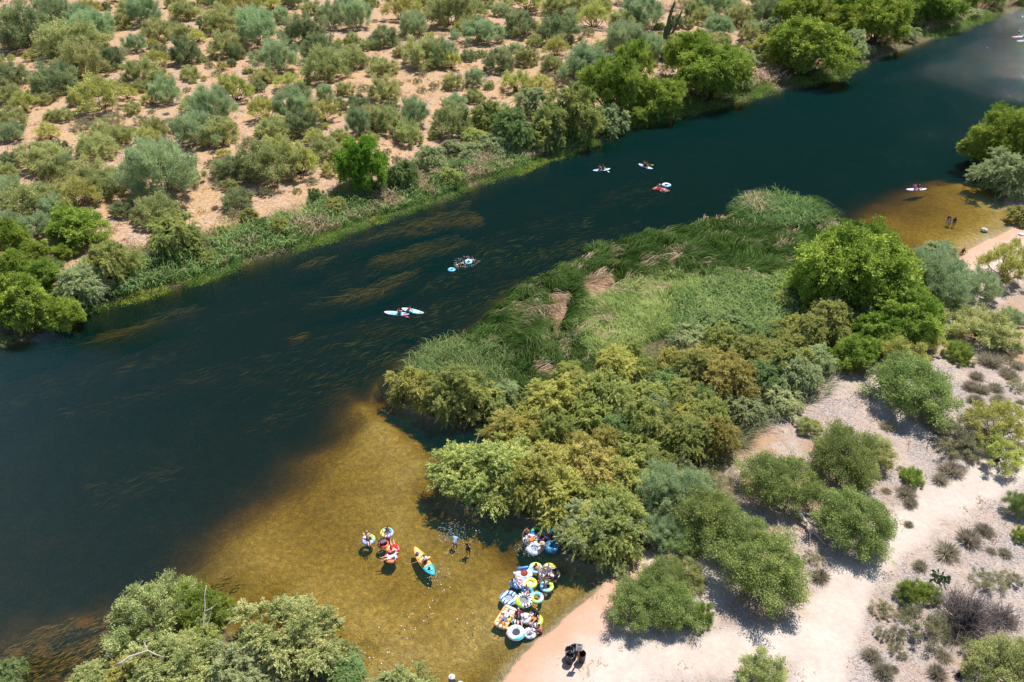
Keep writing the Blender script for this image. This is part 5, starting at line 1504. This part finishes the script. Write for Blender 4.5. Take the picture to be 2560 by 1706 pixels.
for (cx, cy2) in ((.28, .22), (-.28, -.22)):
    b = Build(); solid(b, [(.001, .27), (.05, .27), (.055, .335), (.075, .335), (.075, .30)], 14, cx, cy2); link('cup_holder', b.mesh('cup_holder'), CUPD, db)
b = Build(); solid(b, [(.001, .16), (.17, .18), (.20, .28), (.15, .36), (.001, .38)], 18, .45, -.42); link('spare_wheel_cushion', b.mesh('spare_wheel_cushion'), pv('dark_check', f_splotch((.03, .03, .035), (.45, .45, .47), 12)), db)
person(at(1297, 1545, .10), R(185), dict(SITTUBE, fl=(-.2, .82, .10), fr=(.14, .86, .10)), 'dark haired person sitting in the left seat of the two-seat float', 'fair', 'dark', 'maroon', 'black', long_hair=True)
person(at(1335, 1545, .10), R(150), dict(SITTUBE), 'person with red and orange clothes in the right seat of the two-seat float', 'tan', 'dark', 'black', 'orange')
swim_ring(1290, 1581, .68, 'white tube with a black net floor and a turquoise edge, nearest the beach', pv('white_turq', f_two((.10, .55, .66), WHT, 1, -.42, .08)), .6, floor=MESHF, rope=True, cup=(CUPD, [2.7]))
b = Build(); solid(b, [(.001, -.13), (.10, -.11), (.15, 0), (.10, .11), (.001, .13)], 16); b2 = Build(); solid(b2, [(.03, .12), (.035, .135), (.001, .14)], 10)
o = empty('white_ball', at(1270, 1572, .08, .12)); tag(o, 'white ball floating beside the tube with the black net', 'ball'); link('shell', b.mesh('shell'), plain('white_rubber', (.78, .76, .75), .4, .4), o); link('valve', b2.mesh('valve'), HANDLE, o)
swim_ring(1325, 1582, .50, 'small blue and white ring with a toddler at the beach', pv('white_blue_splotch', f_splotch((.18, .28, .60), WHT, 5, .48)), .5, hole=.34)
person(at(1325, 1581, .02), R(10), dict(SITTUBE, p=(0, 0, .05), t=(0, -.1, 1)), 'toddler in a white shirt sitting in the small blue and white ring', 'fair', 'blond', 'white', 'white', size=.62)
x, y, z = T(1353, 1582)
person((x, y, z), R(60), dict(HUG, hl=(-.3, .62, .1), hr=(.1, .60, .2)), 'bare-chested man sitting at the waterline with his legs drawn up', 'red', 'dark', None, 'maroon')
# two people at the bottom edge
x, y, z = T(1131, 1712)
person((x, y, hz(x, y)), R(10), dict(STAND), 'person in a huge white sun hat and grey dress at the bottom edge', 'tan', 'dark', 'grey', 'grey', hat='white', size=1.02)
x, y, z = T(1151, 1722)
person((x, y, hz(x, y)), R(-20), dict(STAND), 'shorter person in a white hat at the bottom edge', 'tan', 'dark', 'orange', 'white', hat='white', size=.93)

# --- river: two boards side by side
paddle_board(992, 784, R(-10), 3.15, 'light blue board with a red pad, nearer one of the two side by side', pv('sup_hull_a', f_two(WHT, (.30, .66, .78), 0, -.9, .15)), pv('sup_pad_a', f_splotch((.16, .55, .70), (.40, .72, .80), 3), .6), pv('sup_red', f_flat((.75, .10, .18)), .6))
paddle_board(1032, 778, R(-22), 3.0, 'light blue board with a white tail, farther one of the two side by side', pv('sup_hull_b', f_two(WHT, (.38, .70, .78), 0, -.6, .15)), pv('sup_pad_b', f_flat((.30, .66, .74)), .6), pv('sup_coral', f_splotch((.70, .30, .28), (.25, .35, .60), 6), .6))
person(at(998, 782, .12), R(-5), dict(SITBOARD), 'bare-chested paddler sitting on the nearer light blue board', 'red', 'dark', None, 'blue')
person(at(1019, 775, .12), R(-110), dict(SITLEAN), 'paddler leaning forward on the farther light blue board', 'tan', 'brown', 'pink', 'navy')
paddle(1005, 790, .2, R(-20), 'paddle lying across the nearer light blue board', (.1, .1, .12), (.7, .1, .12), 1.7)
# tubes in mid river
SGR = 'tubes drifting in mid river'
swim_ring(1129, 674, .52, 'plain light blue ring drifting alone in mid river', pv('cyan_ring', f_flat((.16, .52, .74))), 0, hole=.28, group=SGR)
person((*[float(q) for q in W(1143, 668, 0)], -1.35), R(160), dict(STAND), 'swimmer in a pink and white cap beside the drifting blue ring', 'fair', 'dark', None, 'navy', hat='cap')
swim_ring(1171, 654, .52, 'light blue and white ring pushed by two swimmers', pv('cyan_ring2', f_two((.14, .48, .66), WHT, 1, .1, .1)), 0, hole=.34, group=SGR, tilt=(R(12), 0))
person((*[float(q) for q in W(1178, 651, 0)], 0), R(100), dict(SWIM), 'swimmer holding the far side of the blue and white ring', 'red', 'dark', None, 'navy')
person((*[float(q) for q in W(1158, 658, 0)], 0), R(-80), dict(SWIM), 'swimmer kicking at the near side of the blue and white ring', 'red', 'dark', None, 'black')
# upstream boards
paddle_board(1504, 425, R(13), 3.0, 'slim pale turquoise board with two riders in red vests', pv('sup_hull_c', f_flat((.50, .72, .76))), pv('sup_pad_c', f_flat((.25, .42, .58)), .6))
person(at(1500, 422, .12), R(-60), dict(SITBOARD), 'rear rider in a red life vest on the pale turquoise board', 'tan', 'dark', None, 'navy', vest='orange')
person(at(1508, 422, .12), R(-70), dict(SITBOARD), 'front rider in dark clothes on the pale turquoise board', 'tan', 'dark', 'black', 'navy')
paddle(1513, 424, .35, R(-40), 'paddle with a white blade on the pale turquoise board', (.6, .6, .62), (.75, .75, .77), 1.7, .3)
paddle_board(1614, 417, R(-48), 3.0, 'white board with two riders and a yellow paddle', pv('sup_hull_d', f_flat((.74, .74, .80))), pv('sup_pad_d', f_flat((.30, .34, .55)), .6))
person(at(1611, 412, .12), R(-60), dict(SITBOARD), 'rear rider in a red vest on the white board', 'tan', 'dark', None, 'black', vest='red')
person(at(1616, 414, .12), R(-50), dict(KNEEL), 'front rider in an orange vest on the white board', 'brown', 'dark', None, 'navy', vest='orange')
paddle(1622, 413, .45, R(0), 'yellow paddle held out from the white board', (.6, .5, .08), (.75, .62, .08), 1.5)
# red group
swim_ring(1642, 472, .60, 'red tube at the left of the drifting red group', pv('red_a', f_flat((.66, .05, .04))), 0, group=SGR)
swim_ring(1659, 476, .60, 'pink and white tube at the right of the drifting red group', pv('pink_a', f_splotch((.68, .08, .16), WHT, 4)), 0, group=SGR)
swim_ring(1666, 463, .75, 'pale blue tube at the upper edge of the drifting red group', pv('pale_a', f_two((.16, .45, .58), WHT, 1, -.2, .1)), 0, group=SGR)
person(at(1642, 472, .05), R(110), dict(SITTUBE), 'person in a white cap lying in the red tube', 'red', 'dark', 'red', 'red', hat='cap')
person(at(1652, 472, .05), R(-100), dict(LIETUBE), 'person in red stretched between the two drifting tubes', 'red', 'brown', 'red', 'red')
person(at(1661, 476, .05), R(-110), dict(LIETUBE), 'person with legs over the side of the pink and white tube', 'fair', 'dark', 'red', 'pink')
# cove on the right
paddle_board(2291, 474, R(3), 3.3, 'white board at the edge of the shallow cove with two riders', pv('sup_hull_e', f_flat((.78, .72, .76))), pv('sup_pad_e', f_flat((.72, .50, .60)), .6))
person(at(2288, 472, .12), R(-150), dict(SITBOARD, hr=(.3, -.1, .9)), 'left rider on the white board in the cove, one arm raised', 'fair', 'brown', 'pink', 'pink')
person(at(2297, 472, .12), R(-160), dict(SITBOARD), 'right rider in dark clothes on the white board in the cove', 'fair', 'dark', 'black', 'white')
person(wade(2370, 553), R(150), dict(HANDSUP, hl=(-.2, .25, 1.0), hr=(.2, .25, 1.0)), 'tallest of the three waders in the cove, farthest left', 'fair', 'dark', 'black', 'lilac')
person(wade(2374, 557), R(-170), dict(ARMSOUT), 'bare-chested wader in light trunks, middle of the three in the cove', 'tan', 'dark', None, 'lilac', size=.95)
person(wade(2385, 558), R(170), dict(STAND), 'wader in a black shirt standing a step apart in the cove', 'brown', 'dark', 'black', 'green', size=.95)
x, y, z = T(2405, 634)
person((x, y, max(z, .0)), R(120), dict(SITLEGS), 'dark figure sitting at the waterline of the cove beach', 'brown', 'dark', 'maroon', 'maroon')
# far right paddlers
paddle_board(2544, 92, R(14), 3.2, 'white and pink board of the farther standing paddler', pv('sup_hull_f', f_two((.78, .30, .50), WHT, 0, .3, .3)), pv('sup_pad_f', f_flat((.70, .45, .55)), .6))
paddle_board(2556, 102, R(14), 3.2, 'white board of the nearer standing paddler at the frame edge', pv('sup_hull_g', f_flat((.78, .76, .78))), pv('sup_pad_g', f_flat((.66, .55, .60)), .6))
person(at(2545, 90, .12, .12), R(120), dict(PADDLE), 'standing paddler in a pink top far upstream', 'tan', 'dark', 'pink', 'black')
person(at(2556, 100, .12, .12), R(120), dict(PADDLE, t=(0, .45, .9)), 'crouching paddler in grey at the right frame edge', 'brown', 'dark', 'grey', 'black')

# ================================================================ BEACH THINGS
CANM = plain('dark_steel_can', (.045, .040, .045), .5, .4, .3); BAGM = plain('black_bin_bag', (.012, .013, .018), .25, .5); RUST = plain('rusty_inside', (.09, .035, .02), .9, .1, .4)
def trash_can(px, py, label, bag=True, tilt=(0, 0)):
    x, y, z = T(px, py)
    o = empty('trash_can', (x, y, z - .02)); o.rotation_euler = (tilt[0], tilt[1], 0); tag(o, label, 'trash can', 'trash cans on the beach')
    b = Build(); solid(b, [(.001, .0), (.27, .0), (.285, .30), (.29, .32), (.285, .34), (.295, .60), (.30, .62), (.295, .64), (.305, .86), (.315, .87), (.315, .89), (.295, .89)], 24); link('barrel', b.mesh('barrel'), CANM, o)
    b = Build(); solid(b, [(.295, .885), (.285, .45), (.27, .06), (.001, .05)], 24); link('lining', b.mesh('lining'), RUST, o)
    if bag:
        rg = np.random.default_rng(int(px)); b = Build(); V = []; n = 24
        for r, zz in ((.325, .70), (.328, .90), (.30, .925), (.27, .90), (.22, .74), (.10, .66), (.001, .64)):
            for k in range(n):
                a = 2 * math.pi * k / n; q = 1 + (rg.random() - .5) * .07; V.append((r * q * math.cos(a), r * q * math.sin(a), zz + (rg.random() - .5) * .05))
        b.add(V, [(i * n + k, i * n + (k + 1) % n, (i + 1) * n + (k + 1) % n, (i + 1) * n + k) for i in range(6) for k in range(n)]); link('bin_bag', b.mesh('bin_bag'), BAGM, o)
    b = Build(); b.tube([(-.30, -.06, .70), (-.34, -.05, .74), (-.34, .05, .74), (-.30, .06, .70)], .010, 5); link('handle', b.mesh('handle'), CANM, o)
trash_can(1424, 1655, 'front left trash can with a black bag over its rim')
trash_can(1423, 1642, 'rear left trash can with a bag hanging out')
trash_can(1435, 1637, 'rearmost trash can half hidden behind the sign')
trash_can(1453, 1652, 'open rusty trash can right of the sign post', False)
x, y, z = T(1445, 1657)
sg = empty('sign_post', (x, y, z), R(-8)); tag(sg, 'wooden post with a white notice board among the trash cans', 'sign')
def bxm(name, c, d, mat, par, bev=None):
    b = Build(); cx, cy2, cz = c; dx, dy, dz = [q / 2 for q in d]
    V = [(cx + i * dx, cy2 + j * dy, cz + k * dz) for k in (-1, 1) for (i, j) in ((-1, -1), (1, -1), (1, 1), (-1, 1))]
    b.add(V, [(3, 2, 1, 0), (4, 5, 6, 7), (0, 1, 5, 4), (1, 2, 6, 5), (2, 3, 7, 6), (3, 0, 4, 7)])
    return link(name, b.mesh(name, False), mat, par)
bxm('post', (0, 0, .95), (.09, .09, 1.95), plain('weathered_wood', (.42, .26, .13), .85, .2, .25, 14), sg)
pan = bxm('notice_board', (0, -.065, 1.98), (.46, .025, .86), plain('white_sign', (.66, .64, .66), .5, .3, .05), sg)
for i, w in enumerate((.34, .30, .36, .26, .33)):
    bxm('text_line', (.01 * (i % 2), -.083, 1.92 - i * .075), (w, .004, .022), plain('grey_print', (.16, .14, .17), .6, .2), pan)
bxm('emblem', (.0, -.083, 2.22), (.20, .004, .18), plain('green_print', (.10, .24, .17), .6, .2), pan)
x, y, z = T(1531, 1584)
st = empty('marker_post', (x, y, z)); tag(st, 'thin bare post at the left edge of the beach mesquite', 'post')
bxm('pole', (0, 0, .75), (.06, .06, 1.6), plain('weathered_wood', (.42, .26, .13), .85, .2, .25, 14), st); bxm('crosspiece', (.10, -.035, 1.46), (.30, .02, .10), plain('weathered_wood', (.42, .26, .13), .85, .2, .25, 14), st)

# fallen pale tree trunk
def polyline_world(pts, zs):
    return [np.array([*T(px, py)[:2], T(px, py)[2] + z]) for (px, py), z in zip(pts, zs)]
PALEW = plain('bleached_wood', (.50, .43, .37), .85, .2, .22, 6)
def fallen(name, label, chains, cat='log'):
    root = empty(name, (0, 0, 0)); tag(root, label, cat)
    c0 = None
    for i, (nm, pts, zs, r0, r1) in enumerate(chains):
        P = polyline_world(pts, zs)
        if c0 is None: c0 = P[0].copy(); root.location = c0
        P = [q - c0 for q in P]
        Q = [P[0]]
        rg = np.random.default_rng(i + 3)
        for a, c in zip(P[:-1], P[1:]): Q += [(a * .5 + c * .5) + rg.normal(size=3) * r0 * .5, c]
        b = Build(); b.tube(Q, np.linspace(r0, r1, len(Q)), 8); link(nm, b.mesh(nm), PALEW, root)
    return root
def q3(lst): return [(1700 + a * Z2, 1120 + b * Z2) for a, b in lst]
fallen('fallen_trunk', 'long bleached trunk fallen from the mesquite and forked at its end', [
    ('trunk', q3([(700, 370), (780, 460), (850, 530), (880, 570)]), [1.6, .75, .35, .25], .20, .13),
    ('fork', q3([(880, 570), (930, 615), (975, 660)]), [.25, .2, .12], .12, .05), ('fork', q3([(870, 560), (868, 610), (865, 660)]), [.25, .18, .10], .11, .04),
    ('side_branch', q3([(790, 465), (870, 480), (960, 545)]), [.7, .55, .25], .09, .035)])
def q2(lst): return [(850 + a * Z2, 1120 + b * Z2) for a, b in lst]
fallen('driftwood', 'short pale driftwood where the sand meets the reed roots', [('stick', q2([(1925, 770), (1960, 790), (1970, 830)]), [.3, .2, .08], .06, .03), ('twig', q2([(1945, 785), (1935, 800), (1930, 812)]), [.2, .15, .08], .03, .015)])
def q1(lst): return [(0 + a * Z2, 1120 + b * Z2) for a, b in lst]
fallen('dead_branch', 'bare white branch standing up between the near left trees', [('stem', q1([(1368, 1420), (1400, 1330), (1440, 1250), (1470, 1180)]), [.3, 2.0, 3.4, 4.6], .09, .02), ('twig', q1([(1400, 1330), (1450, 1290), (1480, 1240)]), [2.0, 2.5, 3.2], .04, .01), ('twig', q1([(1430, 1270), (1480, 1250), (1520, 1230)]), [3.1, 3.2, 3.4], .035, .01)], 'branch')
fallen('crooked_branch', 'crooked pale branch lying over the lowest near left tree', [('stem', q1([(860, 1640), (960, 1600), (1080, 1560), (1170, 1570)]), [3.3, 3.6, 3.6, 3.0], .08, .04), ('twig', q1([(1080, 1560), (1060, 1520), (1100, 1490)]), [3.6, 3.8, 3.9], .04, .012)], 'branch')
x, y, z = T(1352, 951)
pl = empty('weathered_plank', (x, y, .35), R(5)); tag(pl, 'grey weathered plank over the narrow creek', 'plank')
bxm('board', (0, 0, 0), (1.6, .30, .06), PALEW, pl); bxm('batten', (-.5, 0, -.06), (.10, .30, .05), PALEW, pl); bxm('batten', (.5, 0, -.06), (.10, .30, .05), PALEW, pl)
fallen('creek_log', 'short grey log beside the plank in the creek', [('trunk', [(1300, 968), (1330, 960), (1358, 958)], [.25, .25, .25], .13, .09), ('stub', [(1330, 960), (1338, 950), (1342, 944)], [.3, .5, .6], .04, .02)])

# saguaro
SAG = plain('saguaro_skin', (.11, .16, .075), .8, .2, .25, 5)
def cactus_column(pts, rad, name, par, ribs=12):
    V = []; F = []; n = ribs * 2
    for (p, r) in zip(pts, rad):
        for k in range(n):
            a = 2 * math.pi * k / n; rr = r * (1.0 if k % 2 else .80)
            V.append((p[0] + rr * math.cos(a), p[1] + rr * math.sin(a), p[2]))
    for i in range(len(pts) - 1):
        for k in range(n): k2 = (k + 1) % n; F.append((i * n + k, i * n + k2, (i + 1) * n + k2, (i + 1) * n + k))
    b = Build(); b.add(V, F); link(name, b.mesh(name, False), SAG, par)
x, y, z = T(1662, 122)
sa = empty('saguaro', (x, y, z - .1), 0, 1.15); tag(sa, 'tall saguaro cactus with upright arms above the riverside trees', 'cactus')
cactus_column([(0, 0, 0), (0, 0, 3), (.25, 0, 6), (.9, 0, 8.6), (.95, 0, 8.9)], [.36, .36, .32, .22, .02], 'stem', sa)
cactus_column([(.35, 0, 2.6), (1.1, 0, 3.0), (1.5, 0, 3.8), (1.9, 0, 5.2), (2.4, 0, 6.8), (2.45, 0, 7.0)], [.22, .26, .26, .24, .18, .02], 'arm', sa)
cactus_column([(-.1, .2, 2.2), (.5, .6, 2.6), (.75, .7, 3.4), (.95, .7, 4.6), (1.0, .7, 4.8)], [.2, .24, .24, .2, .02], 'arm', sa)
cactus_column([(-.2, -.2, 1.8), (-.5, -.5, 2.2), (-.5, -.5, 3.2), (-.42, -.5, 4.4), (-.4, -.5, 4.55)], [.2, .22, .22, .18, .02], 'arm', sa)
# prickly pear
x, y, z = T(2352, 1452)
pp = empty('prickly_pear', (x, y, z)); tag(pp, 'small dark green prickly pear behind the green bush by the path', 'cactus')
rg = np.random.default_rng(8); me = None
PPM = plain('pear_pad', (.09, .14, .05), .7, .3, .2, 6)
bb = Build(); solid(bb, [(.001, -.16), (.09, -.12), (.13, 0), (.10, .11), (.001, .15)], 12); pm = bb.mesh('pad')
for i in range(26):
    a = rg.random() * 6.28; r = rg.random() ** .6 * .75
    o = link('pad', pm, PPM, pp, (r * math.cos(a), r * math.sin(a), .14 + rg.random() * .5)); o.scale = (1.1, .28, 1.2); o.rotation_euler = (rg.normal() * .5, rg.normal() * .6, rg.random() * 6.28)
# bare grey bushes
TWIG = plain('grey_twigs', (.20, .165, .155), .9, .1, .3, 6)
def bare_bush(px, py, wpx, H, seed, label, n=150):
    x, y, z = T(px, py); s = scale_at(y, z); rad = wpx / 2 / s
    rng = np.random.default_rng(seed); b = Build(); b2 = Build()
    for i in range(n):
        a = rng.random() * 6.283; el = rng.uniform(.15, 1.45); L = rad * rng.uniform(.7, 1.15)
        d = np.array([math.cos(a) * math.cos(el), math.sin(a) * math.cos(el), math.sin(el) * H])
        p0 = d * L * .05; p1 = d * L * .45 + rng.normal(size=3) * .10; p2 = d * L * .8 + rng.normal(size=3) * .16; p3 = d * L + rng.normal(size=3) * .2
        for p in (p1, p2, p3): p[2] = max(p[2], .05)
        b.tube([p0, p1, p2, p3], [.035, .022, .012, .005], 3)
        for j in range(9):
            q = p1 + (p3 - p1) * rng.random(); e = q + unit(d + rng.normal(size=3) * .8) * L * rng.uniform(.12, .34); e[2] = max(e[2], .04)
            b2.tube([q, (q + e) / 2 + rng.normal(size=3) * .04, e], [.012, .008, .004], 3)
    o = empty('bare_bush', (x, y + rad * .6, z)); tag(o, label, 'bush'); link('stems', b.mesh('stems'), TWIG, o); tag(link('twigs', b2.mesh('twigs'), TWIG, o), kind='stuff')
bare_bush(1700 + 1960 * Z2, 1120 + 1290 * Z2, 460 * Z2, 1.0, 1, 'large bare grey bush in the lower right corner', 260)
bare_bush(1700 + 2180 * Z2, 1120 + 1220 * Z2, 260 * Z2, .8, 2, 'brown bare bush right beside the large grey one', 110)
bare_bush(1700 + 1920 * Z, 560 + 1560 * Z, 220 * Z, .9, 3, 'small bare bush above the path on the right', 70)
bare_bush(850 + 1290 * Z, 100 * Z + 5, 150 * Z, .7, 4, 'white bare branches in the far desert under the top edge', 40)
bare_bush(850 + 2270 * Z, 95 * Z, 170 * Z, .7, 5, 'leafless brown bush at the top of the far desert', 40)
bare_bush(450 * Z, 1090 * Z, 130 * Z, .8, 6, 'small leafless bush on the left of the far desert', 30)
bare_bush(850 + 1480 * Z2, 1120 + 680 * Z2, 200 * Z2, .6, 7, 'bare pale twigs reaching out over the covered tubes', 70)
# dark leaning stump in the corner
fallen('burnt_stump', 'dark leaning trunk under the grey bush in the corner', [('trunk', q3([(1850, 1530), (1900, 1470), (1940, 1420)]), [.1, .8, 1.3], .16, .08), ('branch', q3([(1900, 1470), (1930, 1470), (1960, 1460)]), [.8, 1.0, 1.2], .06, .02)])
for o in COL.objects:
    if o.name.startswith('burnt_stump'):
        for c in o.children: c.data.materials[0] = plain('burnt_wood', (.03, .022, .018), .9, .1)
# rocks
def rock(px, py, r, label, seed, col=(.52, .48, .44)):
    import bmesh
    x, y, z = T(px, py)
    bm = bmesh.new(); bmesh.ops.create_icosphere(bm, subdivisions=3, radius=r)
    for v in bm.verts:
        n = mnoise.noise(Vector(v.co) * 1.6 / r + Vector((seed, 0, 0))); v.co *= 1 + .28 * n; v.co.z *= .55
    me = bpy.data.meshes.new('rock'); bm.to_mesh(me); bm.free()
    o = link('rock', me, plain('rock%s' % (col,), col, .9, .2, .25, 4), None, (x, y, z + r * .15)); tag(o, label, 'rock')
rock(2461, 576, .45, 'pale flat rock in the shallows of the cove', 1)
rock(2354, 628, .35, 'white rock at the cove waterline behind the shrubs', 4, (.72, .70, .68))
rock(2553, 588, .40, 'pale rock at the right end of the cove beach', 7, (.66, .64, .62))
rock(850 + 1735 * Z2, 1120 + 800 * Z2, .30, 'grey rock in the shade where the tamarisk meets the beach', 9, (.40, .38, .36))
# foam, spray, and white specks painting sun glints
def foam(c, R0, n, seed, label, up=.35, sz=.035, inner=.0):
    rng = np.random.default_rng(seed); a = rng.random(n) * 6.283; r = R0 * (inner + (1 - inner) * rng.random(n) ** .7)
    p = np.stack([c[0] + r * np.cos(a), c[1] + r * np.sin(a) * 1.0, .01 + up * rng.random(n) ** 3], 1)
    o8 = np.array([(1, 0, 0), (-1, 0, 0), (0, 1, 0), (0, -1, 0), (0, 0, .6), (0, 0, -.6)], float)
    f8 = np.array([(0, 2, 4), (2, 1, 4), (1, 3, 4), (3, 0, 4), (2, 0, 5), (1, 2, 5), (3, 1, 5), (0, 3, 5)])
    v = (o8[None] * (sz * rng.uniform(.3, 1.4, (n, 1, 1))) + p[:, None]).reshape(-1, 3); f = (f8[None] + np.arange(n)[:, None, None] * 6).reshape(-1, 3)
    tag(link('spray_and_glints', mesh_np('spray_and_glints', v, f, True), plain('white_foam_glint', (.8, .82, .83), .4, .5, .05)), label, kind='stuff')
c = W(1128, 1338); foam(c, 1.3, 420, 1, 'spray thrown up by the bending wader', .7, .022)
c = W(1152, 1360); foam(c, 2.0, 90, 2, 'droplets round the two waders', .1, .03)
c = W(1165, 655); foam(c, 1.6, 150, 3, 'white foam round the two swimmers with a ring', .12, .045, .30)
c = W(1096, 1432); foam(c, 1.0, 110, 4, 'bubbles behind the tail of the orange board', .05, .028)
c = W(1315, 1375); foam(c, 1.0, 120, 5, 'splash left of the striped tube', .2, .028)
c = W(965, 1365); foam(c, 1.2, 70, 6, 'droplets round the floating cooler', .05, .028)
rng = np.random.default_rng(9)
for i, (px, py) in enumerate([(1105, 1480), (990, 1590), (940, 1640), (1060, 1550), (1200, 1300), (1165, 1570)]):  # bright specks added on the pool surface as painted sun sparkles
    foam(W(px, py), 1.6, 12, 20 + i, 'few tiny white specks painting sun glints, patch %s' % ['below the orange board', 'in the lower pool', 'near the tamarisk bank', 'in the middle of the amber pool', 'under the thicket', 'left of the lounger'][i], .01, .055)
# ================================================================ WHICH PLANT IS WHICH
ANCH = [('saguaro', 1660, 95), ('vivid round tree', 907, 405), ('white bare branches', 1322, 35), ('leafless top-edge bush', 1680, 35), ('picture\'s top left corner', 0, 0), ('left edge of the picture', 0, 420),
        ('big teal desert tree', 398, 480), ('pale gravel clearing', 150, 345), ('pink clearing', 1070, 235), ('stony gully', 500, 460), ('drifting red group', 1652, 470), ('far right paddlers', 2550, 95),
        ('top edge midpoint', 1280, 0), ('small leafless bush', 165, 390), ('cove beach', 2450, 600), ('big bright tree', 2120, 680), ('creek plank', 1350, 950), ('widest tan reed patch', 1490, 720),
        ('fallen trunk', 2020, 1320), ('trash cans', 1438, 1640), ('prickly pear', 2352, 1445), ('large bare grey bush', 2430, 1560), ('covered tubes', 1377, 1350), ('amber pool', 1050, 1280), ('white bare branch', 530, 1560),
        ('upper end of the path', 2540, 1180), ('orange board', 1060, 1404), ('peninsula tip', 980, 980), ('reed clump', 1950, 540), ('bottom right corner', 2560, 1706), ('bottom left corner', 0, 1706), ('path bend', 2080, 1500),
        ('three waders', 2377, 545), ('thicket gap', 1660, 1000), ('top edge above the gully', 640, 0), ('weed streak', 300, 880)]
ANCH = [(a if a.startswith('picture') else a, b, c) for a, b, c in ANCH]
CW = {'W': ('bright yellow-green riverside tree', 'tree'), 'V': ('vivid green round-crowned tree', 'tree'), 'T': ('feathery olive tamarisk', 'tree'), 'Y': ('golden olive tamarisk', 'tree'), 'X': ('grey-green tamarisk', 'tree'),
      'E': ('bluish green feathery bush', 'bush'), 'A': ('pale yellow-green tamarisk', 'tree'), 'M': ('dark green mesquite', 'tree'), 'G': ('airy grey-green desert tree', 'tree'), 'D': ('dark olive shrub', 'shrub'),
      'O': ('olive shrub', 'shrub'), 'C': ('yellowish creosote bush', 'bush'), 'K': ('low grey-brown bush', 'bush'), 'N': ('fresh green bush', 'bush'), 'S': ('dry straw tuft', 'tuft')}
GRP = {'W': 'bright riverside trees', 'V': 'bright riverside trees', 'T': 'tamarisks', 'Y': 'tamarisks', 'X': 'tamarisks', 'E': 'tamarisks', 'A': 'tamarisks', 'M': 'mesquites', 'G': 'grey-green desert trees', 'D': 'desert shrubs',
       'O': 'desert shrubs', 'C': 'creosote bushes', 'K': 'low bushes', 'N': 'green bushes', 'S': 'dry tufts on the gravel'}
ORD = ['', 'second ', 'third ', 'fourth ', 'fifth ', 'sixth ', 'seventh ', 'eighth ', 'ninth ', 'tenth ', 'eleventh ', 'twelfth ', 'thirteenth ', 'fourteenth ', 'fifteenth ', 'sixteenth ']
def dirword(dx, dy):
    a = math.degrees(math.atan2(-dy, dx)) % 360
    return ['right of', 'above right of', 'above', 'above left of', 'left of', 'below left of', 'below', 'below right of'][int((a + 22.5) // 45) % 8]
def label_plants():
    bk = {}
    for v in VEG:
        z = v['o'].location.z + v['r'] * v['hs'] * .6
        v['px'] = tuple(float(q) for q in PX(v['x'], v['y'], z))
        px, py = v['px']
        name, ax, ay = min(ANCH, key=lambda a: math.hypot(a[1] - px, (a[2] - py) * 1.3))
        size = 'small ' if v['r'] < 1.6 else ('large ' if v['r'] > 3.3 else '')
        if v['k'] in 'SK': size = 'large ' if v['r'] > 1.0 else ''
        if v['k'] in 'WV': size = 'small ' if v['r'] < 3 else ('large ' if v['r'] > 5 else '')
        key = (size + CW[v['k']][0], dirword(px - ax, py - ay), name)
        v['d'] = math.hypot(px - ax, py - ay)
        bk.setdefault(key, []).append(v)
    for (a, d, n), vs in bk.items():
        vs.sort(key=lambda v: v['d'])
        for i, v in enumerate(vs):
            art = '' if n.startswith(('picture',)) else 'the '
            if len(vs) == 1: lab = '%s %s %s%s' % (a, d, art or 'the ', n)
            else: lab = '%s%s, %sout %s %s%s' % (ORD[min(i, 15)] or 'nearest ', a, '', d, art or 'the ', n)
            tag(v['o'], v['label'] or lab, CW[v['k']][1], v['group'] or GRP[v['k']])
label_plants()
print('objects', len(SC.objects))
